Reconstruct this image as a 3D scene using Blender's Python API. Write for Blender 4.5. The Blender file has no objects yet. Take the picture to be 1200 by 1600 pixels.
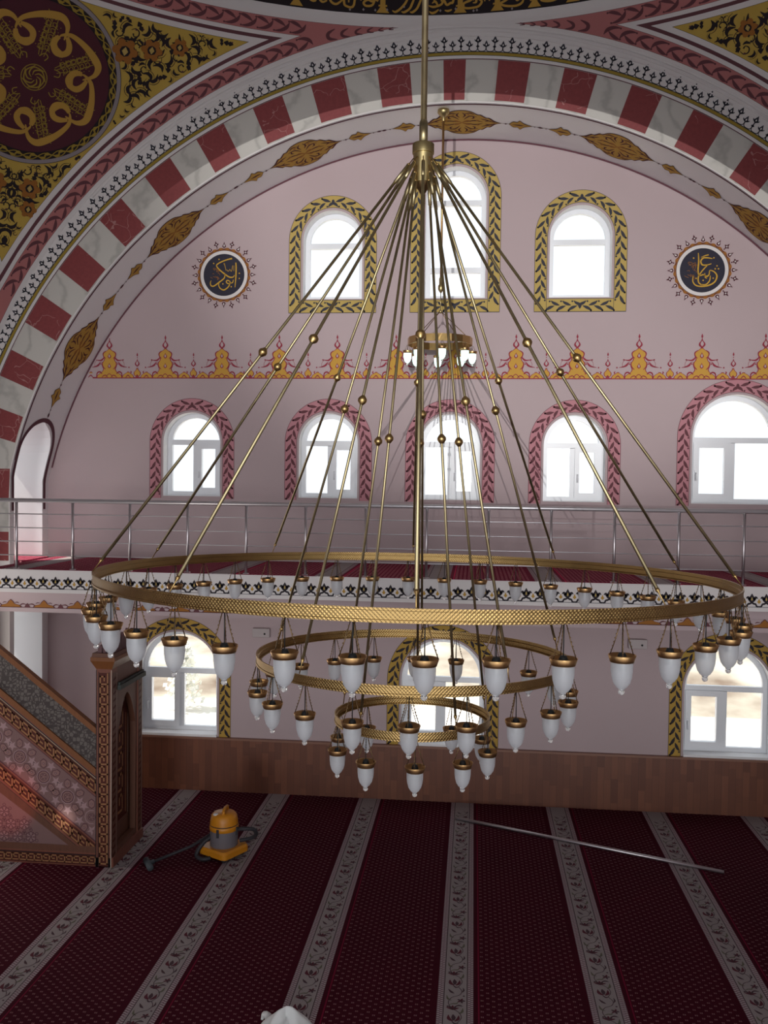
import bpy, math, random
from mathutils import Vector, Matrix
from mathutils.geometry import tessellate_polygon
random.seed(7)
PI = math.pi; cos = math.cos; sin = math.sin; rad = math.radians
SC = bpy.context.scene
COL = SC.collection
FZ = -4.1                      # floor level below the eye while building; everything is lifted at the end
CX, CY = -0.29, 5.04           # centre of the domed hall
A = 5.66                       # half side of the domed square
RS = math.hypot(A, 6.13)       # pendentive sphere
SZ = -0.84
YW = 11.64                     # far wall
YF = CY + A                    # front face of the far arch

# ------------------------------------------------------------------ helpers
WL = {}
def wl(o): return WL.get(o.name, Vector((0, 0, 0)))
def tag(o, label=None, cat=None, group=None, kind=None):
    if label: o['label'] = label
    if cat: o['category'] = cat
    if group: o['group'] = group
    if kind: o['kind'] = kind
    return o
def empty(name, loc, label, cat, group=None, kind=None):
    o = bpy.data.objects.new(name, None); COL.objects.link(o)
    o.location = loc; o.empty_display_size = .1
    WL[o.name] = Vector(loc)
    return tag(o, label, cat, group, kind)

class MB:
    def __init__(s): s.v = []; s.f = []; s.m = []; s.sm = []
    def add(s, vs, fs, m=0, smooth=False):
        b = len(s.v); s.v += [tuple(p) for p in vs]
        for f in fs:
            s.f.append([i + b for i in f]); s.m.append(m); s.sm.append(smooth)
    def box(s, x0, x1, y0, y1, z0, z1, m=0):
        s.add([(x0,y0,z0),(x1,y0,z0),(x1,y1,z0),(x0,y1,z0),(x0,y0,z1),(x1,y0,z1),(x1,y1,z1),(x0,y1,z1)],
              [(0,3,2,1),(4,5,6,7),(0,1,5,4),(1,2,6,5),(2,3,7,6),(3,0,4,7)], m)
    def tube(s, pts, r, n=8, m=0, closed=False, caps=True):
        pts = [Vector(p) for p in pts]; k = len(pts); vs = []; fs = []
        rr = r if isinstance(r, (list, tuple)) else [r] * k
        up = Vector((0, 0, 1)); prev = None
        for i, p in enumerate(pts):
            if closed: t = pts[(i+1) % k] - pts[i-1]
            else: t = pts[min(i+1, k-1)] - pts[max(i-1, 0)]
            t.normalize()
            if prev is None:
                a = up if abs(t.z) < .9 else Vector((1, 0, 0))
                u = t.cross(a).normalized()
            else:
                u = prev - t * prev.dot(t)
                u = u.normalized() if u.length > 1e-6 else t.orthogonal().normalized()
            prev = u; w = t.cross(u)
            for j in range(n):
                a = 2 * PI * j / n
                vs.append(p + (u * cos(a) + w * sin(a)) * rr[i])
        for i in range(k if closed else k - 1):
            for j in range(n):
                a = i * n + j; b = i * n + (j+1) % n; c = ((i+1) % k) * n + (j+1) % n; d = ((i+1) % k) * n + j
                fs.append((a, b, c, d))
        if not closed and caps:
            fs.append(tuple(range(n))[::-1]); fs.append(tuple((k-1) * n + j for j in range(n)))
        s.add(vs, fs, m, True)
    def lathe(s, prof, c=(0, 0, 0), n=24, m=0, smooth=True):
        vs = []; fs = []; k = len(prof)
        for r, z in prof:
            for j in range(n):
                a = 2 * PI * j / n; vs.append((c[0] + r * cos(a), c[1] + r * sin(a), c[2] + z))
        for i in range(k - 1):
            for j in range(n):
                fs.append((i*n+j, i*n+(j+1) % n, (i+1)*n+(j+1) % n, (i+1)*n+j))
        s.add(vs, fs, m, smooth)
    def ball(s, c, r, n=10, m=0, sz=1.0):
        prof = [(max(r * sin(PI * i / n), 1e-5), -r * sz * cos(PI * i / n)) for i in range(n + 1)]
        s.lathe(prof, c, n + 4, m)
    def build(s, name, mats, parent=None, bevel=0):
        me = bpy.data.meshes.new(name)
        off = wl(parent) if parent else Vector((0, 0, 0))
        me.from_pydata([(x - off.x, y - off.y, z - off.z) for x, y, z in s.v], [], s.f)
        for mt in (mats if isinstance(mats, (list, tuple)) else [mats]): me.materials.append(mt)
        me.polygons.foreach_set('material_index', s.m)
        me.polygons.foreach_set('use_smooth', s.sm)
        me.update()
        o = bpy.data.objects.new(name, me); COL.objects.link(o)
        WL[o.name] = off.copy()
        if parent: o.parent = parent
        if bevel:
            b = o.modifiers.new('bev', 'BEVEL'); b.width = bevel; b.segments = 2; b.limit_method = 'ANGLE'
        return o

def lerp(a, b, t): return a + (b - a) * t
def smooth(pts, n=6):
    """Catmull-Rom through tuples"""
    out = []; k = len(pts)
    for i in range(k - 1):
        p0 = pts[max(i-1, 0)]; p1 = pts[i]; p2 = pts[i+1]; p3 = pts[min(i+2, k-1)]
        for j in range(n):
            t = j / n
            out.append(tuple(.5 * ((2*b) + (c-a)*t + (2*a-5*b+4*c-d)*t*t + (3*b-a-3*c+d)*t**3) for a, b, c, d in zip(p0, p1, p2, p3)))
    out.append(tuple(pts[-1])); return out

class Paint(MB):
    """flat painted ornament laid on a surface; fn(u, v, lift) -> point"""
    def __init__(s, fn, step=.0012): super().__init__(); s.fn = fn; s.step = step
    def P(s, u, v, h): return s.fn(u, v, h * s.step)
    def ribbon(s, pts, w, m=0, h=1, n=6, closed=False, scale=1.0, org=(0, 0), rot=0.0, mir=False):
        if not isinstance(w, (list, tuple)): w = [w] * len(pts)
        q = [(p[0], p[1], ww) for p, ww in zip(pts, w)]
        if closed: q = q + [q[0]]
        q = smooth(q, n) if len(q) > 2 and n > 1 else q
        k = len(q); vs = []; fs = []; c, sn = cos(rot), sin(rot)
        for i in range(k):
            a = q[max(i-1, 0)]; b = q[min(i+1, k-1)]
            dx, dy = b[0]-a[0], b[1]-a[1]; l = math.hypot(dx, dy) or 1
            nx, ny = -dy / l, dx / l
            for sg in (1, -1):
                x = (q[i][0] + nx * q[i][2] * .5 * sg) * scale; y = (q[i][1] + ny * q[i][2] * .5 * sg) * scale
                if mir: x = -x
                vs.append(s.P(org[0] + x*c - y*sn, org[1] + x*sn + y*c, h))
        for i in range(k - 1): fs.append((2*i, 2*i+1, 2*i+3, 2*i+2))
        s.add(vs, fs, m)
    def disc(s, u, v, r, m=0, h=1, n=10, rv=None):
        rv = rv or r
        s.add([s.P(u + r*cos(2*PI*i/n), v + rv*sin(2*PI*i/n), h) for i in range(n)], [tuple(range(n))], m)
    def ring(s, u, v, r0, r1, m=0, h=1, n=40):
        vs = []; fs = []
        for i in range(n):
            a = 2*PI*i/n
            vs += [s.P(u + r0*cos(a), v + r0*sin(a), h), s.P(u + r1*cos(a), v + r1*sin(a), h)]
        for i in range(n): j = (i+1) % n; fs.append((2*i, 2*i+1, 2*j+1, 2*j))
        s.add(vs, fs, m)
    def polar(s, u, v, R, m=0, h=1, n=48, k=8):
        for i in range(k): s.ring(u, v, max(R*i/k, 1e-4), R*(i+1)/k, m, h, n)
    def rect(s, u0, u1, v0, v1, m=0, h=1):
        s.add([s.P(u0, v0, h), s.P(u1, v0, h), s.P(u1, v1, h), s.P(u0, v1, h)], [(0, 1, 2, 3)], m)
    def quad(s, pts, m=0, h=1): s.add([s.P(p[0], p[1], h) for p in pts], [tuple(range(len(pts)))], m)
    def profile(s, pr, m=0, h=1, u=0, v=0, grow=0, n=4, rot=0):
        """shape symmetric about an upright axis: pr = [(height, halfwidth)]"""
        q = smooth(pr, n) if n > 1 else pr
        vs = []; fs = []; c, sn = cos(rot), sin(rot)
        k = len(q)
        for i, (y, w) in enumerate(q):
            yy = y - grow if i == 0 else (y + grow if i == k-1 else y)
            w = max(w, 0) + grow
            for x in (-w, w): vs.append(s.P(u + x*c - yy*sn, v + x*sn + yy*c, h))
        for i in range(k-1): fs.append((2*i, 2*i+1, 2*i+3, 2*i+2))
        s.add(vs, fs, m)

# ------------------------------------------------------------------ materials
def new_mat(name):
    m = bpy.data.materials.new(name); m.use_nodes = True
    nt = m.node_tree; return m, nt, nt.nodes['Principled BSDF']
def mat(name, c, rough=.7, metal=0, var=0, vscale=3.0, spec=.3, bump=0, bscale=60):
    m, nt, b = new_mat(name)
    b.inputs['Base Color'].default_value = (*c, 1); b.inputs['Roughness'].default_value = rough
    b.inputs['Metallic'].default_value = metal; b.inputs['Specular IOR Level'].default_value = spec
    if var or bump:
        tc = nt.nodes.new('ShaderNodeTexCoord')
    if var:
        nz = nt.nodes.new('ShaderNodeTexNoise'); nz.inputs['Scale'].default_value = vscale; nz.inputs['Detail'].default_value = 5
        nt.links.new(tc.outputs['Object'], nz.inputs['Vector'])
        mx = nt.nodes.new('ShaderNodeMix'); mx.data_type = 'RGBA'
        mx.inputs[6].default_value = (*[x * (1 - var) for x in c], 1); mx.inputs[7].default_value = (*[min(1, x * (1 + var)) for x in c], 1)
        nt.links.new(nz.outputs['Fac'], mx.inputs[0]); nt.links.new(mx.outputs[2], b.inputs['Base Color'])
    if bump:
        n2 = nt.nodes.new('ShaderNodeTexNoise'); n2.inputs['Scale'].default_value = bscale
        nt.links.new(tc.outputs['Object'], n2.inputs['Vector'])
        bp = nt.nodes.new('ShaderNodeBump'); bp.inputs['Strength'].default_value = bump; bp.inputs['Distance'].default_value = .01
        nt.links.new(n2.outputs['Fac'], bp.inputs['Height']); nt.links.new(bp.outputs['Normal'], b.inputs['Normal'])
    return m
class NG:
    """tiny node-graph writer"""
    def __init__(s, nt): s.nt = nt
    def val(s, x, sock):
        if isinstance(x, (int, float)): sock.default_value = x
        elif isinstance(x, tuple): sock.default_value = (*x, 1) if len(x) == 3 and len(sock.default_value) == 4 else x
        else: s.nt.links.new(x, sock)
    def m(s, op, a, b=0, c=0):
        n = s.nt.nodes.new('ShaderNodeMath'); n.operation = op
        s.val(a, n.inputs[0]); s.val(b, n.inputs[1])
        if op in ('MULTIPLY_ADD', 'COMPARE', 'SMOOTH_MIN'): s.val(c, n.inputs[2])
        return n.outputs[0]
    def mix(s, f, a, b):
        n = s.nt.nodes.new('ShaderNodeMix'); n.data_type = 'RGBA'
        s.val(f, n.inputs[0]); s.val(a, n.inputs[6]); s.val(b, n.inputs[7]); return n.outputs[2]
    def obj(s):
        t = s.nt.nodes.new('ShaderNodeTexCoord'); x = s.nt.nodes.new('ShaderNodeSeparateXYZ')
        s.nt.links.new(t.outputs['Object'], x.inputs[0]); s.vec = t.outputs['Object']
        return x.outputs[0], x.outputs[1], x.outputs[2]
    def noise(s, scale, detail=4, vec=None):
        n = s.nt.nodes.new('ShaderNodeTexNoise'); n.inputs['Scale'].default_value = scale; n.inputs['Detail'].default_value = detail
        s.nt.links.new(vec or s.vec, n.inputs['Vector']); return n.outputs['Fac']
    def ramp(s, f, stops, const=True):
        n = s.nt.nodes.new('ShaderNodeValToRGB'); cr = n.color_ramp
        if const: cr.interpolation = 'CONSTANT'
        while len(cr.elements) < len(stops): cr.elements.new(.5)
        for e, (p, c) in zip(cr.elements, stops): e.position = p; e.color = (*c, 1)
        s.val(f, n.inputs[0]); return n.outputs[0]

WALLC = (.495, .392, .405)
WHITEC = (.74, .70, .69)
M = {}
M['wall'] = mat('wall_paint', WALLC, .85, var=.035, vscale=1.2)
M['white'] = mat('white_plaster', WHITEC, .8, var=.03, vscale=1.5)
M['soffit'] = mat('soffit_white', (.88, .86, .87), .8, var=.03, vscale=1.5)
M['reveal'] = mat('window_reveal_white', (.86, .86, .87), .7)
M['pvc'] = mat('white_window_plastic', (.80, .82, .86), .35, spec=.5)
M['mauve'] = mat('paint_mauve_line', (.13, .05, .065), .8)
M['maroon'] = mat('paint_maroon', (.085, .02, .03), .8)
M['maroon2'] = mat('paint_dark_plum', (.14, .05, .06), .8)
M['pink'] = mat('paint_pink', (.52, .20, .20), .8, var=.05)
M['pinklow'] = mat('paint_window_pink', (.52, .235, .27), .8, var=.05)
M['yellow'] = mat('paint_yellow', (.50, .36, .11), .8, var=.06)
M['yellowlow'] = mat('paint_golden_yellow', (.46, .29, .06), .8, var=.08)
M['gold'] = mat('paint_gold', (.50, .29, .055), .75, var=.08)
M['goldbright'] = mat('paint_bright_gold', (.62, .36, .04), .7)
M['ink'] = mat('paint_ink', (.035, .028, .035), .8)
M['blueink'] = mat('paint_blue_black', (.045, .045, .06), .8)
M['frred'] = mat('paint_crimson', (.30, .035, .06), .8)
M['frgold'] = mat('paint_frieze_gold', (.58, .32, .055), .75)
M['amber'] = mat('paint_amber_brown', (.33, .13, .025), .75, var=.12)
M['olive'] = mat('paint_olive', (.34, .235, .035), .75)
M['black'] = mat('paint_black', (.022, .015, .018), .8)
M['navy'] = mat('paint_navy', (.03, .028, .045), .75, var=.2, vscale=20)
M['greyln'] = mat('paint_grey_line', (.30, .26, .27), .8)
M['chrome'] = mat('steel_rail', (.66, .64, .67), .36, .75)
M['alu'] = mat('aluminium_tube', (.62, .58, .60), .4, 1)
M['bronze'] = mat('dark_bronze_chain', (.22, .14, .07), .4, 1)
M['dark'] = mat('black_socket', (.02, .02, .02), .5)
M['box'] = mat('cream_plastic', (.47, .41, .41), .5)

def brass(name, c, r, stamp=False):
    m, nt, b = new_mat(name); g = NG(nt); x, y, z = g.obj()
    b.inputs['Metallic'].default_value = 1
    n = g.noise(14, 4)
    nt.links.new(g.mix(n, tuple(k * .8 for k in c), tuple(min(1, k * 1.15) for k in c)), b.inputs['Base Color'])
    nt.links.new(g.m('MULTIPLY_ADD', n, .22, r - .1), b.inputs['Roughness'])
    if stamp:
        u = g.m('ARCTAN2', y, x)
        fr = g.m('SINE', g.m('MULTIPLY', u, stamp)); fz = g.m('SINE', g.m('MULTIPLY', z, 370.0))
        hgt = g.m('MULTIPLY', fr, fz)
        bp = nt.nodes.new('ShaderNodeBump'); bp.inputs['Strength'].default_value = .32; bp.inputs['Distance'].default_value = .003
        nt.links.new(hgt, bp.inputs['Height']); nt.links.new(bp.outputs['Normal'], b.inputs['Normal'])
    return m
BR = (.55, .37, .15)
M['brass'] = brass('aged_brass', BR, .34)
M['brassrod'] = brass('brass_tube', (.50, .415, .235), .40)
M['brasshub'] = brass('brass_satin', (.56, .45, .22), .38)
M['brassrim'] = brass('copper_brass', (.56, .34, .15), .33)

def frosted():
    m, nt, b = new_mat('frosted_glass'); nt.nodes.remove(b)
    out = nt.nodes['Material Output']
    d = nt.nodes.new('ShaderNodeBsdfDiffuse'); d.inputs[0].default_value = (.86, .88, .92, 1)
    t = nt.nodes.new('ShaderNodeBsdfTranslucent'); t.inputs[0].default_value = (.92, .93, .96, 1)
    tr = nt.nodes.new('ShaderNodeBsdfTransparent'); gl = nt.nodes.new('ShaderNodeBsdfGlossy'); gl.inputs['Roughness'].default_value = .35
    def mx(f, p, q):
        n = nt.nodes.new('ShaderNodeMixShader'); n.inputs[0].default_value = f
        nt.links.new(p.outputs[0], n.inputs[1]); nt.links.new(q.outputs[0], n.inputs[2]); return n
    nt.links.new(mx(.06, mx(.20, mx(.55, d, t), tr), gl).outputs[0], out.inputs[0]); return m
M['frost'] = frosted()
def clear(name, tint, gloss):
    m, nt, b = new_mat(name); nt.nodes.remove(b); out = nt.nodes['Material Output']
    tr = nt.nodes.new('ShaderNodeBsdfTransparent'); tr.inputs[0].default_value = (*tint, 1)
    gl = nt.nodes.new('ShaderNodeBsdfGlossy'); gl.inputs['Roughness'].default_value = .03
    mx = nt.nodes.new('ShaderNodeMixShader'); mx.inputs[0].default_value = gloss
    nt.links.new(tr.outputs[0], mx.inputs[1]); nt.links.new(gl.outputs[0], mx.inputs[2]); nt.links.new(mx.outputs[0], out.inputs[0])
    return m
M['pane'] = clear('window_glass', (.98, .99, 1), .03)
m, nt, b = new_mat('crystal_glass'); b.inputs['Base Color'].default_value = (1, 1, 1, 1); b.inputs['Transmission Weight'].default_value = .85
b.inputs['Roughness'].default_value = .03; b.inputs['IOR'].default_value = 1.5; M['crystal'] = m
m, nt, b = new_mat('lit_lamp_glass'); b.inputs['Base Color'].default_value = (.8, .95, .9, 1)
b.inputs['Emission Color'].default_value = (.62, 1, .86, 1); b.inputs['Emission Strength'].default_value = 2.2; M['lit'] = m

def marble_red():
    m, nt, b = new_mat('painted_red_marble'); g = NG(nt); g.obj()
    v = nt.nodes.new('ShaderNodeTexVoronoi'); v.feature = 'DISTANCE_TO_EDGE'; v.inputs['Scale'].default_value = 4.2
    nz = nt.nodes.new('ShaderNodeTexNoise'); nz.inputs['Scale'].default_value = 5
    mp = nt.nodes.new('ShaderNodeVectorMath'); mp.operation = 'MULTIPLY_ADD'
    nt.links.new(g.vec, nz.inputs['Vector']); nt.links.new(nz.outputs['Color'], mp.inputs[0]); mp.inputs[1].default_value = (.25, .25, .25)
    nt.links.new(g.vec, mp.inputs[2]); nt.links.new(mp.outputs[0], v.inputs['Vector'])
    vein = g.m('LESS_THAN', v.outputs['Distance'], .012)
    n1 = g.noise(2.2); vein = g.m('MULTIPLY', vein, g.m('GREATER_THAN', n1, .5))
    base = g.mix(g.noise(26, 6), (.185, .026, .030), (.275, .046, .047))
    nt.links.new(g.mix(g.m('MULTIPLY', vein, .55), base, (.50, .28, .26)), b.inputs['Base Color'])
    b.inputs['Roughness'].default_value = .6; return m
M['redmarble'] = marble_red()
def marble_white():
    m, nt, b = new_mat('painted_white_marble'); g = NG(nt); g.obj()
    w = nt.nodes.new('ShaderNodeTexWave'); w.inputs['Scale'].default_value = .9; w.inputs['Distortion'].default_value = 9; w.inputs['Detail'].default_value = 4
    w.inputs['Detail Scale'].default_value = 2; nt.links.new(g.vec, w.inputs['Vector'])
    f = g.m('POWER', w.outputs['Fac'], 7)
    nt.links.new(g.mix(g.m('MULTIPLY', f, .6), (.57, .545, .505), (.36, .345, .32)), b.inputs['Base Color'])
    b.inputs['Roughness'].default_value = .6; return m
M['whitemarble'] = marble_white()

def carpet(name, x0, tint=1.0):
    m, nt, b = new_mat(name); g = NG(nt); x, y, z = g.obj()
    p = g.m('MULTIPLY', g.m('FRACT', g.m('DIVIDE', g.m('SUBTRACT', x, x0), 1.2)), 1.2)
    inS = g.m('LESS_THAN', p, .285)
    q = g.m('SUBTRACT', p, .285)
    cu = g.m('DIVIDE', q, .0457); ci = g.m('FLOOR', cu); fu = g.m('SUBTRACT', g.m('FRACT', cu), .5)
    fv = g.m('SUBTRACT', g.m('FRACT', g.m('ADD', g.m('DIVIDE', y, .075), g.m('MULTIPLY', g.m('MODULO', ci, 2), .5))), .5)
    du = g.m('ABSOLUTE', fu)
    dot = g.m('MULTIPLY', g.m('LESS_THAN', du, .24), g.m('LESS_THAN', g.m('ABSOLUTE', fv), .115))
    dot = g.m('MULTIPLY', dot, g.m('GREATER_THAN', du, .05))
    dot = g.m('MULTIPLY', dot, g.m('MULTIPLY', g.m('GREATER_THAN', q, .05), g.m('LESS_THAN', q, .87)))
    fld = g.mix(g.noise(1.3, 3), tuple(t * tint for t in (.050, .0028, .0105)), tuple(t * tint for t in (.072, .005, .0145)))
    fld = g.mix(g.m('MULTIPLY', g.noise(160, 2), .35), fld, (.02, .001, .005))
    fld = g.mix(dot, fld, tuple(t * tint for t in (.25, .115, .125)))
    edge = g.m('LESS_THAN', g.m('ABSOLUTE', g.m('SUBTRACT', q, .042)), .006)
    fld = g.mix(edge, fld, tuple(t * tint for t in (.17, .008, .03)))
    # stripe: beaded lace edges and two dark pin lines on grey ground
    sb = g.mix(g.noise(90, 2), (.285, .245, .25), (.36, .315, .31))
    pc = g.m('ABSOLUTE', g.m('SUBTRACT', p, .1425))
    lace = g.m('GREATER_THAN', pc, .098)
    bead = g.m('GREATER_THAN', g.m('MULTIPLY', g.m('SINE', g.m('MULTIPLY', y, 2 * PI / .028)), g.m('SINE', g.m('MULTIPLY', g.m('SUBTRACT', pc, .098), 2 * PI / .044))), .12)
    lc = g.mix(bead, (.19, .12, .135), (.47, .39, .41))
    sb = g.mix(lace, sb, lc)
    pin = g.m('LESS_THAN', g.m('ABSOLUTE', g.m('SUBTRACT', pc, .092)), .0032)
    sb = g.mix(pin, sb, (.05, .02, .03))
    nt.links.new(g.mix(inS, fld, sb), b.inputs['Base Color'])
    b.inputs['Roughness'].default_value = .95; b.inputs['Specular IOR Level'].default_value = .1
    bp = nt.nodes.new('ShaderNodeBump'); bp.inputs['Strength'].default_value = .25; bp.inputs['Distance'].default_value = .004
    nt.links.new(g.noise(220, 2), bp.inputs['Height']); nt.links.new(bp.outputs['Normal'], b.inputs['Normal'])
    return m
STX = .0615 - .285
M['carpet'] = carpet('prayer_carpet_red', STX)
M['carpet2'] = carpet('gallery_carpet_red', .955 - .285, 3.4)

def planks():
    m, nt, b = new_mat('wood_panelling'); g = NG(nt); x, y, z = g.obj()
    px = g.m('DIVIDE', x, .085); ip = g.m('FLOOR', px); fx = g.m('FRACT', px)
    wn = nt.nodes.new('ShaderNodeTexWhiteNoise'); wn.noise_dimensions = '2D'
    cb = nt.nodes.new('ShaderNodeCombineXYZ'); nt.links.new(ip, cb.inputs[0])
    w1 = nt.nodes.new('ShaderNodeTexWhiteNoise'); w1.noise_dimensions = '1D'; nt.links.new(ip, w1.inputs['W'])
    nt.links.new(g.m('FLOOR', g.m('ADD', g.m('DIVIDE', z, .31), g.m('MULTIPLY', w1.outputs['Value'], 3))), cb.inputs[1])
    nt.links.new(cb.outputs[0], wn.inputs['Vector'])
    st = nt.nodes.new('ShaderNodeMapping'); st.inputs['Scale'].default_value = (40, 40, 3)
    nt.links.new(g.vec, st.inputs['Vector']); gr = g.noise(1, 6, st.outputs[0])
    c = g.mix(wn.outputs['Value'], (.145, .044, .021), (.23, .078, .036))
    c = g.mix(g.m('MULTIPLY', gr, .45), c, (.09, .03, .018))
    c = g.mix(g.m('LESS_THAN', fx, .03), c, (.07, .022, .014))
    nt.links.new(c, b.inputs['Base Color']); b.inputs['Roughness'].default_value = .45; return m
M['planks'] = planks()
def woodm(name, a, c2, sc=(3, 3, 30), rough=.45):
    m, nt, b = new_mat(name); g = NG(nt); g.obj()
    st = nt.nodes.new('ShaderNodeMapping'); st.inputs['Scale'].default_value = sc
    nt.links.new(g.vec, st.inputs['Vector'])
    nt.links.new(g.mix(g.noise(1.5, 6, st.outputs[0]), a, c2), b.inputs['Base Color']); b.inputs['Roughness'].default_value = rough; return m
M['wcap'] = woodm('wood_capping', (.19, .08, .05), (.30, .14, .09), (4, 40, 40))
M['worange'] = woodm('varnished_orange_wood', (.17, .058, .018), (.24, .088, .028), (30, 30, 6))
M['wdark'] = woodm('dark_brown_wood', (.11, .045, .028), (.17, .07, .042), (20, 20, 4))
M['wred'] = woodm('red_brown_wood', (.17, .055, .035), (.23, .08, .05), (20, 20, 4))
M['keydark'] = mat('key_pattern_ground', (.085, .018, .012), .6)
M['keygold'] = mat('key_pattern_line', (.33, .155, .07), .6)
M['starbase'] = mat('star_panel_ground', (.215, .122, .118), .6, var=.1)
M['starlite'] = mat('star_panel_light', (.37, .235, .245), .6)
M['starpetal'] = mat('star_panel_petal', (.265, .145, .135), .6)
M['starline'] = mat('star_panel_line', (.10, .038, .05), .6)
M['blackline'] = mat('inlay_black', (.02, .018, .02), .5)
M['whiteline'] = mat('inlay_cream', (.42, .33, .27), .5)
def lattice():
    m, nt, b = new_mat('grey_lattice_panel'); g = NG(nt); g.obj()
    v = nt.nodes.new('ShaderNodeTexVoronoi'); v.feature = 'DISTANCE_TO_EDGE'; v.inputs['Scale'].default_value = 24; v.inputs['Randomness'].default_value = .55
    mp = nt.nodes.new('ShaderNodeMapping'); mp.inputs['Scale'].default_value = (1, .02, 1); nt.links.new(g.vec, mp.inputs['Vector'])
    nt.links.new(mp.outputs[0], v.inputs['Vector'])
    nt.links.new(g.mix(g.m('LESS_THAN', v.outputs['Distance'], .085), (.135, .115, .105), (.05, .036, .035)), b.inputs['Base Color'])
    b.inputs['Roughness'].default_value = .6; return m
M['lattice'] = lattice()
M['green'] = mat('dark_green_lintel', (.05, .06, .055), .5)

def pendentive_mat():
    m, nt, b = new_mat('pendentive_paint'); g = NG(nt); x, y, z = g.obj()
    d = g.m('SUBTRACT', A, g.m('MAXIMUM', g.m('ABSOLUTE', x), g.m('ABSOLUTE', y)))
    s1 = g.m('SUBTRACT', g.m('DIVIDE', d, .735), .045)
    s2 = g.m('DIVIDE', g.m('SUBTRACT', 6.145 + SZ, z), .673)
    mm = g.m('MULTIPLY', g.m('MINIMUM', s1, s2), 2)
    W = WHITEC; pk = (.47, .17, .165); dk = (.13, .045, .055); ln = (.15, .06, .06)
    gold = g.mix(g.noise(5, 3), (.47, .315, .05), (.58, .40, .08))
    base = g.ramp(mm, [(0, W), (.028, ln), (.036, pk), (.366, ln), (.374, W), (.465, dk), (.55, W), (.672, (.03, .02, .02)), (.684, (1, 1, 1))])
    nt.links.new(g.mix(g.m('GREATER_THAN', mm, .684), base, gold), b.inputs['Base Color'])
    b.inputs['Roughness'].default_value = .8; return m
M['pend'] = pendentive_mat()

# ------------------------------------------------------------------ arch bays (local: lx across, ly out from the centre)
FI = (-.005, -1.105, 5.54)       # inner edge of the arch on its front face (offset, height, radius)
WI = (.05, -1.19, 5.56)          # the same curve where it meets the wall
FO = (-.01, -.845, 6.165)        # outer edge of the face = start of the pendentive
DW = YW - CY
ANG = 78.0
def bay_pt(th, ly):
    """point of the intrados at angle th (deg from crown) and depth ly"""
    t = (ly - A) / (DW - A)
    c, z0, r = (lerp(a, b, t) for a, b in zip(FI, WI))
    return c + r * sin(rad(th)), z0 + r * cos(rad(th))
def rot_xy(lx, ly, q):
    c, s = cos(q), sin(q); return CX + lx * c - ly * s, CY + lx * s + ly * c
NY0, NY1, NSP, NTOP = 11.145 - .345 - CY, 11.145 + .345 - CY, .35, .70     # side niche in the pier
def niche(z):
    if z >= NTOP: return None
    c = (NY0 + NY1) / 2; hw = (NY1 - NY0) / 2
    if z > NSP: hw *= math.sqrt(max(0, 1 - ((z - NSP) / (NTOP - NSP)) ** 2))
    return c - hw, c + hw
def soffit(q, name, niches):
    b = MB()
    prof = []
    zt = [FZ + i * (0 - FZ) / 60 for i in range(60)]
    # build left leg, arc, right leg as rows of (z or th)
    rows = [('L', z) for z in zt]
    n = 160
    rows += [('A', -ANG + 2 * ANG * i / n) for i in range(n + 1)]
    rows += [('R', z) for z in reversed(zt)]
    def pt(row, ly):
        k, v = row
        if k == 'A': x, z = bay_pt(v, ly)
        else:
            x, _ = bay_pt(-ANG if k == 'L' else ANG, ly); z = v
        X, Y = rot_xy(x, ly, q); return (X, Y, z)
    def hole(row):
        k, v = row
        if k == 'A':
            x, z = bay_pt(v, (A + DW) / 2); side = v < 0
        else: z = v; side = k == 'L'
        if not niches or not side: return None
        if -1.55 < z < -1.03: return None
        return niche(z)
    for a, c in zip(rows[:-1], rows[1:]):
        ha, hc = hole(a), hole(c)
        if ha is None and hc is None:
            b.add([pt(a, A), pt(a, DW), pt(c, DW), pt(c, A)], [(0, 1, 2, 3)], 0, True)
        else:
            mid = (NY0 + NY1) / 2
            ha = ha or (mid, mid); hc = hc or (mid, mid)
            b.add([pt(a, A), pt(a, ha[0]), pt(c, hc[0]), pt(c, A)], [(0, 1, 2, 3)], 0, True)
            b.add([pt(a, ha[1]), pt(a, DW), pt(c, DW), pt(c, hc[1])], [(0, 1, 2, 3)], 0, True)
            # reveal of the niche running outwards
            for k in (0, 1):
                if abs(ha[0] - ha[1]) < 1e-6 and abs(hc[0] - hc[1]) < 1e-6: continue
                p1 = Vector(pt(a, ha[k])); p2 = Vector(pt(c, hc[k])); d = Vector((-.75, 0, 0))
                b.add([p1, p2, p2 + d, p1 + d], [(0, 1, 2, 3)], 1, True)
    return b.build(name, [M['soffit'], M['reveal']])
def face_pts(th):
    t = rad(th); ix, iz = FI[0] + FI[2] * sin(t), FI[1] + FI[2] * cos(t)
    # outward along the same direction until the outer circle
    dx, dz = sin(t), cos(t); ox, oz = ix - FO[0], iz - FO[1]
    bq = ox * dx + oz * dz; cq = ox * ox + oz * oz - FO[2] ** 2
    k = -bq + math.sqrt(bq * bq - cq); ex, ez = ix + dx * k, iz + dz * k
    if abs(ex) > A:
        k = (A - abs(ix)) / abs(dx); ex, ez = ix + dx * k, iz + dz * k
    return (ix, iz), (ex, ez)
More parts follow.
